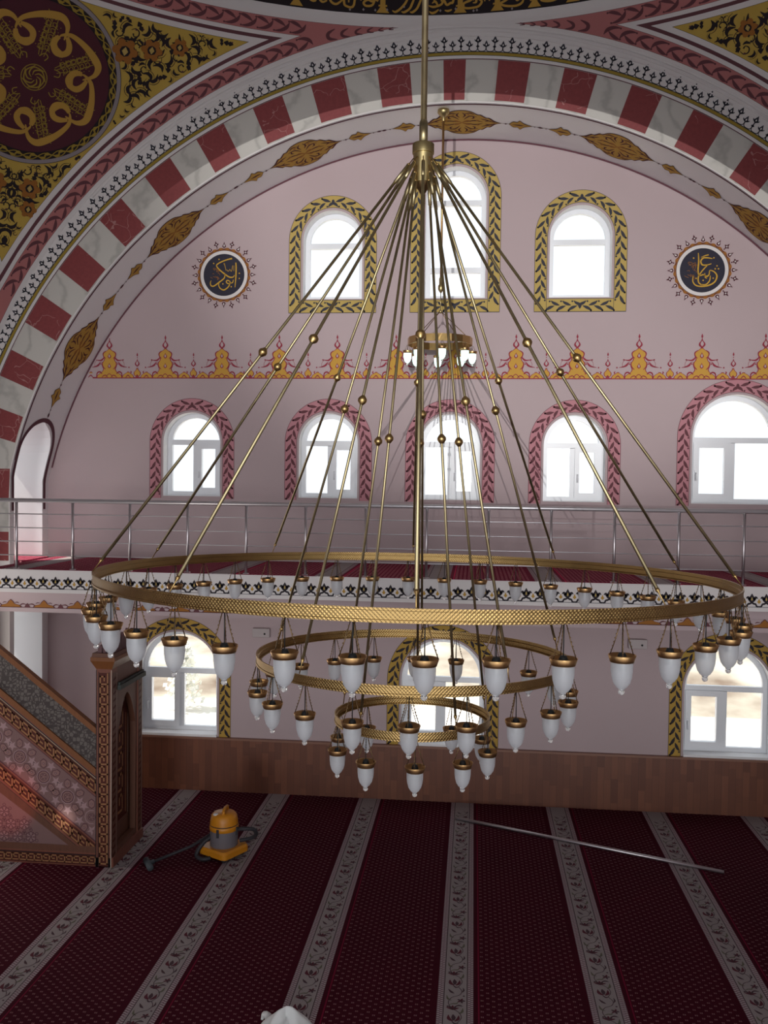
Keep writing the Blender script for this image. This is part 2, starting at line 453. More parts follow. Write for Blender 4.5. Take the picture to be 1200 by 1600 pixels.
def arch_face(q, name):
    b = MB(); n = 150
    def W(x, z, lift=0): X, Y = rot_xy(x, A - lift, q); return (X, Y, z)
    ths = [-ANG + 2 * ANG * i / n for i in range(n + 1)]
    for a, c in zip(ths[:-1], ths[1:]):
        (p, P_), (s_, S_) = face_pts(a), face_pts(c)
        b.add([W(*p), W(*s_), W(*S_), W(*P_)], [(0, 1, 2, 3)])
    for sg in (-1, 1):
        (p, P_) = face_pts(sg * ANG)
        b.add([W(p[0], FZ), W(sg * A, FZ), W(*P_), W(*p)], [(0, 1, 2, 3)])
    return b.build(name, [M['white']])

# ---------------- far wall with its windows
class Win:
    def __init__(s, n, cx, hw, z0, ztop, kind, trans, band, label):
        s.n, s.cx, s.hw, s.z0, s.ztop, s.kind, s.trans, s.band, s.label = n, cx, hw, z0, ztop, kind, trans, band, label
        s.zs = ztop - hw          # spring of the round head
    def outline(s, g=0, n=24, bottom=0):
        pts = [(s.cx - s.hw - g, s.z0 - bottom)]
        pts += [(s.cx - (s.hw + g) * cos(PI * i / n), s.zs + (s.hw + g) * sin(PI * i / n)) for i in range(n + 1)]
        pts += [(s.cx + s.hw + g, s.z0 - bottom)]
        return pts
WINS = [
 Win(1, -1.86, .385, 2.37, 3.505, 'U', [3.09], 'y', 'round-headed upper window with yellow leaf border, left of the tall one'),
 Win(2, -.285, .385, 2.37, 4.03, 'U', [3.62, 2.76], 'y', 'tallest round-headed window at the top middle, yellow leaf border'),
 Win(3, 1.285, .385, 2.37, 3.52, 'U', [3.10], 'y', 'round-headed upper window with yellow leaf border, right of the tall one'),
 Win(4, -3.705, .385, -.20, .90, 'L', [.515], 'p', 'pink-bordered round-headed gallery window nearest the side niche'),
 Win(5, -1.89, .385, -.20, .90, 'L', [.515], 'p', 'pink-bordered round-headed gallery window second from the left'),
 Win(6, -.315, .385, -.20, .90, 'L', [.515], 'p', 'pink-bordered round-headed gallery window below the small lit chandelier'),
 Win(7, 1.255, .385, -.20, .90, 'L', [.515], 'p', 'pink-bordered round-headed gallery window second from the right'),
 Win(8, 3.23, .53, -.20, 1.16, 'B', [.60], 'p', 'widest pink-bordered gallery window at the far right'),
 Win(9, -3.875, .535, -3.36, -2.0, 'B', [-2.555], 'g', 'ground floor window beside the carved pulpit, golden leaf border'),
 Win(10, -.36, .535, -3.36, -2.0, 'B', [-2.555], 'g', 'ground floor window behind the smallest chandelier ring, golden leaf border'),
 Win(11, 3.21, .535, -3.36, -2.0, 'B', [-2.555], 'g', 'ground floor window at the right edge, golden leaf border'),
]
REV = .24
def far_wall():
    b = MB()
    outer = [Vector((-5.9, FZ, 0)), Vector((5.4, FZ, 0))]
    # arch-shaped top, tucked just behind the soffit
    outer += [Vector((CX + WI[0] + (WI[2] + .05) * sin(rad(t)), WI[1] + (WI[2] + .05) * cos(rad(t)), 0)) for t in range(80, -81, -2)]
    outer = [outer[0], outer[1]] + outer[2:]
    loops = [outer] + [[Vector((x, z, 0)) for x, z in w.outline()] for w in WINS]
    flat = [p for l in loops for p in l]
    tris = tessellate_polygon(loops)
    b.add([(p.x, YW, p.y) for p in flat], [tuple(t) for t in tris], 0)
    for w in WINS:
        o = w.outline(); k = len(o)
        for i in range(k):
            p, q = o[i], o[(i+1) % k]
            b.add([(p[0], YW, p[1]), (q[0], YW, q[1]), (q[0], YW + REV, q[1]), (p[0], YW + REV, p[1])], [(0, 1, 2, 3)], 1, i not in (k-1,))
        # outer skin closing the thickness of the wall round the opening
        og = w.outline(.25, bottom=.25)
        for i in range(k):
            p, q, P_, Q_ = o[i], o[(i+1) % k], og[i], og[(i+1) % k]
            b.add([(p[0], YW+REV, p[1]), (q[0], YW+REV, q[1]), (Q_[0], YW+REV, Q_[1]), (P_[0], YW+REV, P_[1])], [(0, 1, 2, 3)], 1)
    return b.build('wall_back', [M['wall'], M['reveal']])
wall_back = tag(far_wall(), 'pinkish far wall under the big arch, pierced by three rows of round-headed windows', 'wall', kind='structure')

def frame_poly(b, out, inn, y0, y1, m=0):
    k = len(out)
    for i in range(k):
        j = (i+1) % k
        p, q, P_, Q_ = out[i], out[j], inn[i], inn[j]
        b.add([(p[0],y0,p[1]),(q[0],y0,q[1]),(Q_[0],y0,Q_[1]),(P_[0],y0,P_[1])], [(0,1,2,3)], m)
        b.add([(P_[0],y0,P_[1]),(Q_[0],y0,Q_[1]),(Q_[0],y1,Q_[1]),(P_[0],y1,P_[1])], [(0,1,2,3)], m)
        b.add([(p[0],y1,p[1]),(q[0],y1,q[1]),(Q_[0],y1,Q_[1]),(P_[0],y1,P_[1])], [(0,1,2,3)], m)
def rectpts(x0, x1, z0, z1): return [(x0, z0), (x0, z1), (x1, z1), (x1, z0)]
def window(w):
    t = empty(f'window_{w.n}', (w.cx, YW + REV - .04, w.z0), w.label, 'window', kind='structure')
    y0, y1 = YW + REV - .065, YW + REV - .002; f = .062
    o = w.outline(); inn = []
    for x, z in o:
        inn.append((x, z))
    n = len(o) - 2
    inn = [(w.cx - w.hw + f, w.z0 + f)] + [(w.cx - (w.hw - f) * cos(PI*i/(n-1)), w.zs + (w.hw - f) * sin(PI*i/(n-1))) for i in range(n)] + [(w.cx + w.hw - f, w.z0 + f)]
    b = MB(); frame_poly(b, o, inn, y0, y1)
    for z in w.trans: b.box(w.cx - w.hw + f*.6, w.cx + w.hw - f*.6, y0 + .003, y1, z - .035, z + .035)
    lo = w.trans[-1]
    if w.kind in 'LB': b.box(w.cx - .034, w.cx + .034, y0 + .003, y1, w.z0 + f*.6, lo - .03)
    b.build('window_frame', M['pvc'], t)
    if w.kind in 'LB':
        left = w.kind == 'B'
        x0, x1 = (w.cx - w.hw + f, w.cx - .034) if left else (w.cx + .034, w.cx + w.hw - f)
        s = MB(); sw = .05 if w.kind == 'L' else .062
        frame_poly(s, rectpts(x0 - .012, x1 + .012, w.z0 + f - .012, lo - .035 + .012), rectpts(x0 + sw, x1 - sw, w.z0 + f + sw, lo - .035 - sw), y0 - .022, y1 - .006)
        sash = s.build('opening_sash', M['pvc'], t)
        h = MB(); hx = (x0 + .02) if left else (x0 + sw * .5); hz = lerp(w.z0, lo, .48)
        h.box(hx - .012, hx + .012, y0 - .036, y0 - .022, hz - .03, hz + .03)
        h.tube([(hx, y0 - .036, hz), (hx, y0 - .062, hz), (hx, y0 - .062, hz - .10)], .009, 8)
        h.build('window_handle', M['pvc'], sash)
    p = MB(); yy = y1 - .02
    p.add([(x, yy, z) for x, z in inn], [tuple(range(len(inn)))])
    p.build('window_pane', M['pane'], t)
    s = MB(); s.box(w.cx - w.hw - .002, w.cx + w.hw + .002, YW - (.03 if w.band == 'g' else -.012), YW + REV - .06, w.z0 - .03, w.z0 + .004)
    s.build('window_sill', M['reveal'], t)
    return t
for w in WINS: window(w)

# ---------------- painted ornament on the far wall
def wfn(u, v, h): return (u, YW - .0008 - h, v)
def leafband(P, path, L, u, W, ml, md, flip=False):
    n = max(2, round(L / u)); u = L / n
    for i in range(n):
        def f(a, w): return path((i + a) * u, w)
        def strip(pts, wd, h=2):
            q = smooth([(a, w, k) for (a, w), k in zip(pts, wd)], 4)
            pp = [f(a, 1 - w if flip else w) for a, w, k in q]
            P.ribbon(pp, [k * W for a, w, k in q], md, h, n=1)
        strip([(1.04, .92), (.84, .74), (.56, .60), (.22, .48)], [.04, .20, .23, .02])
        strip([(.54, .08), (.34, .24), (.06, .36), (-.24, .46)], [.04, .20, .22, .02])
        P.disc(*f(.98, .86 if not flip else .14), .035 * W / .155 * .4, md, 2, 6)
        P.disc(*f(.66, .13 if not flip else .87), .032 * W / .155 * .4, md, 2, 6)
def polypath(pts, W):
    cum = [0]
    for a, b_ in zip(pts[:-1], pts[1:]): cum.append(cum[-1] + math.hypot(b_[0]-a[0], b_[1]-a[1]))
    def f(t, w):
        t = min(max(t, 0), cum[-1]); i = 0
        while i < len(cum) - 2 and cum[i+1] < t: i += 1
        a, b_ = pts[i], pts[i+1]; k = (t - cum[i]) / (cum[i+1] - cum[i])
        dx, dy = b_[0]-a[0], b_[1]-a[1]; l = math.hypot(dx, dy)
        return (lerp(a[0], b_[0], k) - dy / l * (w - .5) * W, lerp(a[1], b_[1], k) + dx / l * (w - .5) * W)
    return f, cum[-1]
def win_border(w):
    gin = .03; W = .155 if w.kind != 'B' else .155
    base, dark = {'y': (M['yellow'], M['blueink']), 'p': (M['pinklow'], M['maroon2']), 'g': (M['yellowlow'], M['ink'])}[w.band]
    P = Paint(wfn); hc = w.hw + gin + W / 2; zb = w.z0 - (.175 if w.kind == 'U' else .03)
    n = 40
    arc = [(w.cx - hc * cos(PI*i/n), w.zs + hc * sin(PI*i/n)) for i in range(n + 1)]
    full = [(w.cx - hc, zb)] + arc + [(w.cx + hc, zb)]
    def band(w0, w1, m, h):
        f, L = polypath(full, W); K = 90
        P.ribbon([f(L*i/K, (w0 + w1) / 2) for i in range(K + 1)], W * (w1 - w0), m, h, n=1)
    # pale gap next to the opening, then the band and its outlines
    band(0, 1, 0, 1)
    band(-.012, .022, 1, 2); band(.978, 1.012, 1, 2)
    if w.kind == 'U':
        zc = zb + W/2 - .01
        P.rect(w.cx - hc - W/2, w.cx + hc + W/2, zb - .005, zb + W, 0, 1.4)
        P.rect(w.cx - hc - W/2, w.cx + hc + W/2, zb - .008, zb, 1, 2.2)
        P.rect(w.cx - hc + W/2, w.cx + hc - W/2, zb + W, zb + W + .006, 1, 2.2)
        fb, Lb = polypath([(w.cx, zc), (w.cx - hc + W * .45, zc)], W); leafband(P, fb, Lb, .135, W, 0, 1)
        fb, Lb = polypath([(w.cx, zc), (w.cx + hc - W * .45, zc)], W); leafband(P, fb, Lb, .135, W, 0, 1, True)
        P.profile([(-.035, .004), (0, .022), (.02, .014), (.03, .002)], 1, 3, w.cx, zc)
    half = n // 2
    fl, Ll = polypath([(w.cx, w.zs + hc)] + list(reversed(arc[:half])) + [(w.cx - hc, zb + (W*.6 if w.kind == 'U' else .01))], W)
    leafband(P, fl, Ll, .13, W, 0, 1, True)
    fr, Lr = polypath([(w.cx, w.zs + hc)] + arc[half+1:] + [(w.cx + hc, zb + (W*.6 if w.kind == 'U' else .01))], W)
    leafband(P, fr, Lr, .13, W, 0, 1, False)
    P.profile([(-.03, .003), (0, .02), (.025, .012), (.03, .002)], 1, 3, w.cx, w.zs + hc - .005)
    return P.build('painted_window_border', [base, dark], wall_back)
for w in WINS: win_border(w)

def frieze():
    P = Paint(wfn); z0 = 1.355
    GOLD, RED, PK = 0, 1, 2
    xl = CX + WI[0] - 5.0; 
    P.rect(-5.06, 4.62, z0 - .012, z0 + .006, RED, 3)
    gold = [(0, .165), (.03, .155), (.075, .095), (.11, .076), (.15, .090), (.19, .09), (.225, .066), (.25, .064), (.285, .078), (.32, .074), (.35, .035), (.375, .002)]
    def drop(x, z, s, inner=PK):
        P.profile([(-1.0*s, .05*s), (-.45*s, .62*s), (.05*s, .6*s), (.55*s, .22*s), (1.15*s, .02*s)], RED, 5, x, z)
        P.profile([(-.6*s, .05*s), (-.25*s, .3*s), (.1*s, .28*s), (.5*s, .05*s)], inner, 6, x, z)
    k = -1
    x = -4.07 - .762
    while x < 4.6:
        lim = x < -4.5
        P.profile(gold, RED, 2, x, z0, grow=.011)
        P.profile(gold, GOLD, 4, x, z0)
        for sg in (-1, 1):
            # scrolls
            P.ribbon([(0.075, .265), (.10, .235), (.13, .225), (.185, .232)], [.010, .022, .016, .006], RED, 3, org=(x, z0), mir=sg < 0)
            P.disc(x + sg * .187, z0 + .232, .010, RED, 3, 7)
            P.ribbon([(.085, .20), (.125, .20), (.15, .165), (.19, .145), (.245, .135)], [.004, .008, .024, .016, .004], RED, 3, org=(x, z0), mir=sg < 0)
            P.ribbon([(.175, .228), (.20, .19), (.20, .15), (.185, .14)], [.004, .004, .004, .004], RED, 3, org=(x, z0), mir=sg < 0)
            P.disc(x + sg * .118, z0 + .18, .010, RED, 3, 7)
            P.disc(x + sg * .268, z0 + .134, .010, RED, 3, 7)
            P.ribbon([(.10, .05), (.13, .075), (.165, .06), (.178, .0)], [.012, .018, .016, .006], RED, 5, org=(x, z0), mir=sg < 0)
            P.ribbon([(.02, .0), (.05, .03), (.085, .02), (.10, .0)], [.006, .012, .012, .006], RED, 5, org=(x, z0), mir=sg < 0)
            P.ribbon([(.055, .11), (.085, .14), (.098, .18), (.08, .215)], [.008, .014, .014, .006], RED, 5, org=(x, z0), mir=sg < 0)
            P.ribbon([(.05, .25), (.08, .28), (.085, .32), (.05, .35)], [.008, .012, .012, .006], RED, 5, org=(x, z0), mir=sg < 0)
            lobe = [(0, .075), (.03, .062), (.055, .03), (.068, .004)]
            P.profile(lobe, RED, 2, x + sg * .255, z0, grow=.010); P.profile(lobe, GOLD, 4, x + sg * .255, z0)
            P.ribbon([(.225, .0), (.255, .03), (.29, .0)], [.008, .014, .008], RED, 5, org=(x, z0), mir=sg < 0)
            P.ribbon([(.29, .055), (.30, .075), (.285, .085)], [.012, .014, .004], RED, 5, org=(x, z0), mir=sg < 0)
        P.ribbon([(-.05, .0), (0, .05), (.05, .0)], [.006, .010, .006], RED, 5, org=(x, z0))
        drop(x, z0 + .285, .036); drop(x, z0 + .155, .034)
        drop(x, z0 + .435, .060)
        P.profile([(.50, .002), (.52, .012), (.555, .001)], RED, 4, x, z0)
        xm = x + .381
        bulb = [(.008, .004), (.035, .034), (.07, .036), (.10, .010), (.118, .002)]
        P.profile(bulb, RED, 2, xm, z0, grow=.010); P.profile(bulb, GOLD, 4, xm, z0)
        P.profile([(.01, .01), (.02, .02), (.04, .002)], RED, 5, xm, z0)
        drop(xm, z0 + .19, .048); P.disc(xm, z0 + .262, .007, RED, 4, 7); P.profile([(.278, .001), (.295, .010), (.325, .001)], RED, 4, xm, z0)
        x += .762
    # keep only what lies inside the arch
    keep_v, keep = P, []
    c, zc, r = CX + WI[0], WI[1], WI[2] - .03
    fs = []; ms = []; sm = []
    for f, m_, s_ in zip(P.f, P.m, P.sm):
        if all(math.hypot(P.v[i][0] - c, P.v[i][2] - zc) < r for i in f): fs.append(f); ms.append(m_); sm.append(s_)
    P.f, P.m, P.sm = fs, ms, sm
    return P.build('painted_frieze', [M['frgold'], M['frred'], M['wall']], wall_back)
frieze()
def wall_lines():
    P = Paint(wfn)
    c, zc, r = CX + WI[0], WI[1], WI[2]
    pts = [(c + (r - .012) * sin(rad(t)), zc + (r - .012) * cos(rad(t))) for t in range(-76, 77, 2)]
    P.ribbon(pts, .022, 0, 2, n=2)
    return P.build('painted_arch_line', [M['mauve']], wall_back)
wall_lines()

# calligraphy: centre-line strokes read off the photograph, unit = disc radius
CAL_L = [  # left roundel
 [((785,415),.05),((790,500),.06),((786,650),.055),((774,800),.03)],
 [((725,352),.07),((640,370),.055),((540,408),.055),((476,455),.05),((515,515),.055),((600,585),.06),((680,638),.06),((742,640),.05),((762,610),.03)],
 [((612,590),.03),((600,655),.05),((525,715),.06),((440,775),.055),((393,772),.05),((378,730),.04),((392,690),.02)],
 [((690,702),.04),((650,690),.05),((635,712),.05),((655,738),.05),((692,735),.04),((694,705),.04)],
 [((692,735),.05),((668,790),.055),((600,838),.055),((540,815),.05),((512,765),.04),((522,735),.02)],
 [((748,680),.03),((735,725),.04),((695,732),.03)],
 [((600,420),.025),((612,470),.025),((630,540),.02)],
 [((640,520),.02),((665,550),.02),((690,520),.02),((715,550),.02),((735,460),.02)],
 [((755,460),.018),((752,545),.018)]]
DOT_L = [(580,745),(714,790),(600,432),(842,582),(842,662),(515,362),(430,425)]
CLOUD_L = (450, 580, 75, 85)
CAL_R = [
 [((535,335),.03),((540,420),.06),((536,500),.06),((548,552),.05),((590,542),.05)],
 [((632,355),.05),((600,362),.04),((562,378),.02)],
 [((668,392),.03),((630,384),.05),((585,384),.06),((560,415),.06),((575,450),.06),((620,452),.05),((660,440),.03)],
 [((628,450),.03),((590,490),.05),((560,530),.05),((540,570),.06),((545,620),.055),((575,645),.05)],
 [((590,545),.05),((618,562),.06),((640,545),.05),((648,505),.04),((690,520),.05),((715,560),.06),((695,615),.06),((640,648),.06),((570,658),.055),((515,645),.05),((488,605),.045),((492,560),.03)],
 [((652,555),.03),((646,605),.05),((612,640),.05),((570,640),.04)],
 [((600,530),.03),((604,570),.04),((622,580),.03)]]
DOT_R = [(697,490),(713,462),(728,490),(586,600),(492,385),(682,384),(520,580),(680,580)]
CLOUD_R = (458, 500, 50, 80)
def roundel(cx, cz, cal, dots, cloud, ctr, R, label):
    P = Paint(wfn); D = .272
    GOLD, INK, WH, RED, AMB = 0, 1, 2, 3, 4
    P.polar(cx, cz, D, INK, 1, 64, 1); P.ring(cx, cz, D, .314, WH, 1, 64)
    P.ring(cx, cz, .314, .320, RED, 2, 64); P.ring(cx, cz, .320, .342, AMB, 1, 64)
    for k in range(24):
        a = 2 * PI * k / 24
        P.ribbon([(.335, -.04), (.348, 0), (.335, .04)], [.004, .012, .004], AMB, 2, org=(cx, cz), rot=a + PI / 24)
        P.ribbon([(.337, -.03), (.332, 0), (.337, .03)], [.003, .010, .003], RED, 3, org=(cx, cz), rot=a)
        rr = a + PI / 2
        if k % 2:   # four-pointed star on a bead
            P.disc(cx + .362 * cos(rr), cz + .362 * sin(rr), .009, RED, 2, 8)
            ox, oz = cx + .405 * cos(rr), cz + .405 * sin(rr)
            for j in range(4):
                P.profile([(.006, .012), (.022, .010), (.046 if j in (0,) else .034, .001)], RED, 2, ox, oz, rot=a + j * PI / 2, n=2)
            P.profile([(-.011, .0), (0, .011), (.011, 0)], WH, 3, ox, oz, rot=a, n=1)
        else:
            ox, oz = cx + .385 * cos(rr), cz + .385 * sin(rr)
            P.profile([(-.035, .004), (-.025, .022), (-.008, .022), (.012, .010), (.042, .001)], RED, 2, ox, oz, rot=a, n=2)
            P.profile([(-.020, .004), (-.012, .010), (.012, .002)], WH, 3, ox, oz, rot=a, n=1)
    tr = lambda p: (cx + (p[0] - ctr[0]) / R * D, cz - (p[1] - ctr[1]) / R * D)
    for st in cal: P.ribbon([tr(p) for p, w_ in st], [w_ * D * 1.05 for p, w_ in st], GOLD, 3)
    for d in dots: P.profile([(-.011, 0), (0, .011), (.011, 0)], GOLD, 3, *tr(d), n=1)
    rnd = random.Random(3)
    for i in range(16):       # the small blessing beside the name, a knot of hair strokes
        x = cloud[0] + rnd.uniform(-1, 1) * cloud[2]; y = cloud[1] + rnd.uniform(-1, 1) * cloud[3]
        P.ribbon([tr((x, y)), tr((x + rnd.uniform(10, 40), y - rnd.uniform(-20, 20))), tr((x + rnd.uniform(0, 40), y + rnd.uniform(5, 35)))], .0045, AMB, 2, n=4)
    return P.build('painted_roundel', [M['goldbright'], M['navy'], M['white'], M['maroon'], M['amber']], wall_back)
roundel(-3.29, 2.69, CAL_L, DOT_L, CLOUD_L, (595, 605), 327, '')
roundel(2.77, 2.69, CAL_R, DOT_R, CLOUD_R, (577, 503), 213, '')

# ---------------- far arch: soffit, face, painted blocks
sof = tag(soffit(0, 'trim_1', True), 'white underside of the far arch with painted gold medallions', 'arch', kind='structure')
fac = tag(arch_face(0, 'trim_2'), 'front face of the far arch with red and white painted blocks', 'arch', kind='structure')
def sof_fn(u, v, h):     # u = angle deg, v = world depth
    ly = v - CY; t = (ly - A) / (DW - A)
    c, z0, r = (lerp(a, b_, t) for a, b_ in zip(FI, WI))
    return (CX + c + (r - .002 - h) * sin(rad(u)), v, z0 + (r - .002 - h) * cos(rad(u)))
DEG = 180 / PI / 5.55
def soffit_paint():
    P = Paint(sof_fn, .0015)
    BRN, GLD, DK = 0, 1, 2
    class S:      # metres -> (deg, depth), u along the arch, v across
        pass
    def ribbon(pts, w, m, h, a0, y0, fl=1):
        # convert widths in metres by building in metre space
        q = Paint(lambda u, v, hh: sof_fn(a0 + u * DEG * fl, y0 + v, hh), P.step); q.ribbon(pts, w, m, h)
        P.add(q.v, q.f, m)
    def profile(pr, m, h, a0, y0, u0=0, grow=0, fl=1):
        q = Paint(lambda u, v, hh: sof_fn(a0 + (u0 + v) * DEG * fl, y0 + u, hh), P.step); q.profile(pr, m, h, grow=grow); P.add(q.v, q.f, m)
    def disc(x, y, r, m, h, a0, y0):
        q = Paint(lambda u, v, hh: sof_fn(a0 + u * DEG, y0 + v, hh), P.step); q.disc(x, y, r, m, h); P.add(q.v, q.f, m)
    yc = 11.185
    for a0 in (-59.4, -39.6, -19.8, .5, 20.1, 40.2, 60.0):
        pr = [(-.485, .002), (-.41, .035), (-.34, .12), (-.30, .125), (-.24, .195), (-.20, .20), (-.12, .28), (0, .31), (.12, .28), (.20, .20), (.24, .195), (.30, .125), (.34, .12), (.41, .035), (.485, .002)]
        profile(pr, DK, 1, a0, yc); pr2 = [(y * .96, max(w_ - .014, 0)) for y, w_ in pr]
        profile(pr2, GLD, 2, a0, yc)
        for fl in (1, -1):
            for sy in (1, -1):
                for st in ([(.05, .02), (.16, .05), (.25, .02)], [(.03, .08), (.10, .16), (.19, .15), (.21, .09)], [(.04, .22), (.11, .24), (.16, .20)],
                           [(.23, .10), (.30, .07), (.36, .03)], [(.02, .13), (.05, .19), (.02, .25)], [(.12, .10), (.15, .12), (.14, .16)], [(.28, .03), (.33, .05), (.40, .01)]):
                    ribbon([(x * fl, y * sy) for x, y in st], [.006, .022, .006], DK, 3, a0, yc)
                disc(.19 * fl, .055 * sy, .018, BRN, 4, a0, yc); disc(.09 * fl, .20 * sy, .016, BRN, 4, a0, yc)
                ribbon([(.0, .0), (.07 * fl, .045 * sy), (.11 * fl, .02 * sy)], [.008, .035, .004], BRN, 3, a0, yc)
            ribbon([(.49 * fl, 0), (.58 * fl, 0)], .008, DK, 2, a0, yc); disc(.53 * fl, 0, .014, DK, 3, a0, yc)
            o = .57
            fp = [(0, .004), (.05, .075), (.10, .07), (.13, .115), (.165, .07), (.20, .04), (.28, .004)]
            profile(fp, DK, 2, a0, yc, u0=o, fl=fl); profile([(y * .96 + .005, max(0, w_ - .012)) for y, w_ in fp], GLD, 3, a0, yc, u0=o, fl=fl)
            ribbon([((o + .04) * fl, 0), ((o + .12) * fl, .0), ((o + .18) * fl, 0)], [.006, .028, .004], DK, 4, a0, yc)
            ribbon([((o + .28) * fl, 0), ((o + .40) * fl, 0)], .006, DK, 2, a0, yc); disc((o + .31) * fl, 0, .010, DK, 3, a0, yc)
            profile([(0, .002), (.03, .018), (.07, .001)], DK, 2, a0, yc, u0=o + .35, fl=fl)
    # dark line along the front edge
    def line(y, w_, a=76):
        vs = []; fs = []
        for i in range(-a, a + 1):
            vs += [sof_fn(i, y - w_/2, .002), sof_fn(i, y + w_/2, .002)]
        for i in range(2 * a): fs.append((2*i, 2*i+1, 2*i+3, 2*i+2))
        P.add(vs, fs, DK + 1)
    line(YF + .035, .026)
    # outline round the side niche
    pts = []
    for i in range(37):
        a = PI * i / 36; c = (NY0 + NY1) / 2 + CY
        pts.append((c - .385 * cos(a), NSP + .40 * sin(a)))
    pts = [(pts[0][0], NSP - .25 * (3 - k)) for k in range(3)] + pts + [(pts[-1][0], NSP - .25 * (k + 1)) for k in range(3)]
    def side(y, z, h):
        ly = y - CY; t = (ly - A) / (DW - A); c, z0, r = (lerp(a, b_, t) for a, b_ in zip(FI, WI))
        th = math.acos(max(-1, min(1, (max(z, z0 + r * cos(rad(ANG))) - z0) / r)))
        return (CX + c - (r - .003 - h) * sin(th), y, z)
    q = Paint(side, P.step); q.ribbon(pts, .055, DK + 1, 2, n=3); P.add(q.v, q.f, DK + 1)
    return P.build('painted_soffit_medallions', [M['amber'], M['gold'], M['maroon'], M['mauve']], sof)
soffit_paint()

RED_EDGES = [(-89.7,-86.0),(-82.2,-78.5),(-74.8,-71.1),(-59.97,-56.21),(-52.62,-48.99),(-45.22,-41.66),(-37.99,-34.36),(-30.7,-27.09),(-23.36,-19.75),(-16.32,-12.44),(-8.69,-5.02),(-1.27,1.2),
             (4.77,8.28),(12.04,15.67),(19.56,23.02),(26.72,30.33),(34.07,37.7),(41.4,45.0),(48.7,52.4),(56.0,59.7),(63.4,67.0),(70.9,74.5),(78.3,82.0)]
RED_EDGES = [(-73.95, -70.5), (-66.9, -63.57)] + [e for e in RED_EDGES if e[0] > -60 and e[1] < 60] + [(63.4, 66.8), (70.5, 74.0)]
def face_paint():
    c0, z0 = -.30, -1.095
    def fn(u, v, h):       # u angle deg, v radius
        return (c0 + v * sin(rad(u)), YF - .001 - h, z0 + v * cos(rad(u)))
    P = Paint(fn, .0015)
    RED, WHT, INK, GLD, LIN, PLN = range(6)
    def sector(a, b_, r0, r1, m, h):
        n = max(2, int((b_ - a) / .6)); vs = []; fs = []
        for i in range(n + 1):
            t = lerp(a, b_, i / n); rm = (A - .006 - abs(c0 - CX)) / max(abs(sin(rad(t))), 1e-3)
            vs += [P.P(t, min(r0, rm), h), P.P(t, min(r1, rm), h)]
        for i in range(n): fs.append((2*i, 2*i+1, 2*i+3, 2*i+2))
        P.add(vs, fs, m)
    lim = 78
    sector(-lim, lim, 5.545, 6.025, WHT, 1)
    for a, b_ in RED_EDGES: sector(a, min(b_, lim), 5.56, 6.02, RED, 2)
    # straight part of the pier continues the courses
    zt = z0 + 6 * cos(rad(lim))
    sector(-lim, lim, 6.022, 6.032, LIN, 2)
    sector(-lim, lim, 6.072, 6.082, GLD, 2); sector(-lim, lim, 6.078, 6.112, GLD, 1)
    sector(-lim, lim, 6.106, 6.114, INK, 3); sector(-lim, lim, 6.068, 6.073, INK, 3)
    st = math.degrees(.0963 / 6.14); k = int(67 / st)
    q = None
    for i in range(-k, k + 1):
        a0 = i * st + .17
        q = Paint(lambda u, v, h: fn(a0 + math.degrees(u / 6.14), 6.115 + v, h), P.step)
        q.ribbon([(-.048, .035), (-.040, .012), (-.02, .001), (0.0, .0), (.02, .001), (.040, .012), (.048, .035)], .009, INK, 3, n=3)
        tall = i % 2 == 0
        hh = .125 if tall else .075; s_ = 1.0 if tall else .9
        ox = .048
        q.ribbon([(ox, .02), (ox, hh - .02)], .012, INK, 3)
        if tall: q.profile([(-.015, .004), (0, .022), (.015, .004)], INK, 3, ox, .055, n=1)
        q.profile([(-.030*s_, .004), (-.014*s_, .026*s_), (.010*s_, .022*s_), (.055*s_, .001)], INK, 3, ox, hh, n=2)
        for sg in (-1, 1): q.ribbon([(ox + sg * .012, hh - .012), (ox + sg * .030, hh - .004), (ox + sg * .040, hh + .010)], [.02, .014, .003], INK, 3, n=3)
        q.profile([(-.012, .002), (0, .009), (.014, .001)], PLN, 4, ox, hh, n=1)
        P.add(q.v, q.f); P.m[-len(q.m):] = q.m
    # drop what falls outside the pier corner
    fs = []; ms = []; sm = []
    for f, m_, s_ in zip(P.f, P.m, P.sm):
        if all(abs(P.v[i][0] - CX) < A - .002 for i in f): fs.append(f); ms.append(m_); sm.append(s_)
    P.f, P.m, P.sm = fs, ms, sm
    # blocks on the upright of each pier
    for sg in (-1, 1):
        x0, x1 = CX + sg * 5.42, CX + sg * (A - .005)
        z = z0 + 5.6 * cos(rad(66.5)); i = 0
        if sg < 0:
            zz = [(.12, -.28, 1), (-.28, -.66, 0), (-.66, -1.02, 1)]
        else: zz = [(.12, -.28, 1), (-.28, -.66, 0), (-.66, -1.02, 1)]
        for a, b_, red in zz:
            def inner(zv): 
                th = math.acos(max(-1, min(1, (max(zv, .05) - FI[1]) / FI[2]))); return CX + FI[0] + sg * (FI[2] * sin(th) + .015)
            h = .003
            P.add([(inner(a), YF - h, a), (x1, YF - h, a), (x1, YF - h, b_), (inner(b_), YF - h, b_)], [(0, 1, 2, 3)], RED if red else WHT)
    return P.build('painted_arch_blocks', [M['redmarble'], M['whitemarble'], M['blueink'], M['olive'], M['mauve'], M['white']], fac)
face_paint()
def face_moulding():
    b = MB()
    for off, rr, lim in ((.018, .018, 62), (.062, .012, 44), (.12, .010, 30)):
        pts = []
        for t in range(-lim, lim + 1, 2):
            (ix, iz), (ex, ez) = face_pts(t); l = math.hypot(ex - ix, ez - iz); k = (l - off) / l
            pts.append((CX + lerp(ix, ex, k), YF - .002, lerp(iz, ez, k)))
        b.tube(pts, rr, 8)
    return b.build('arch_moulding', [M['white']], fac)
face_moulding()

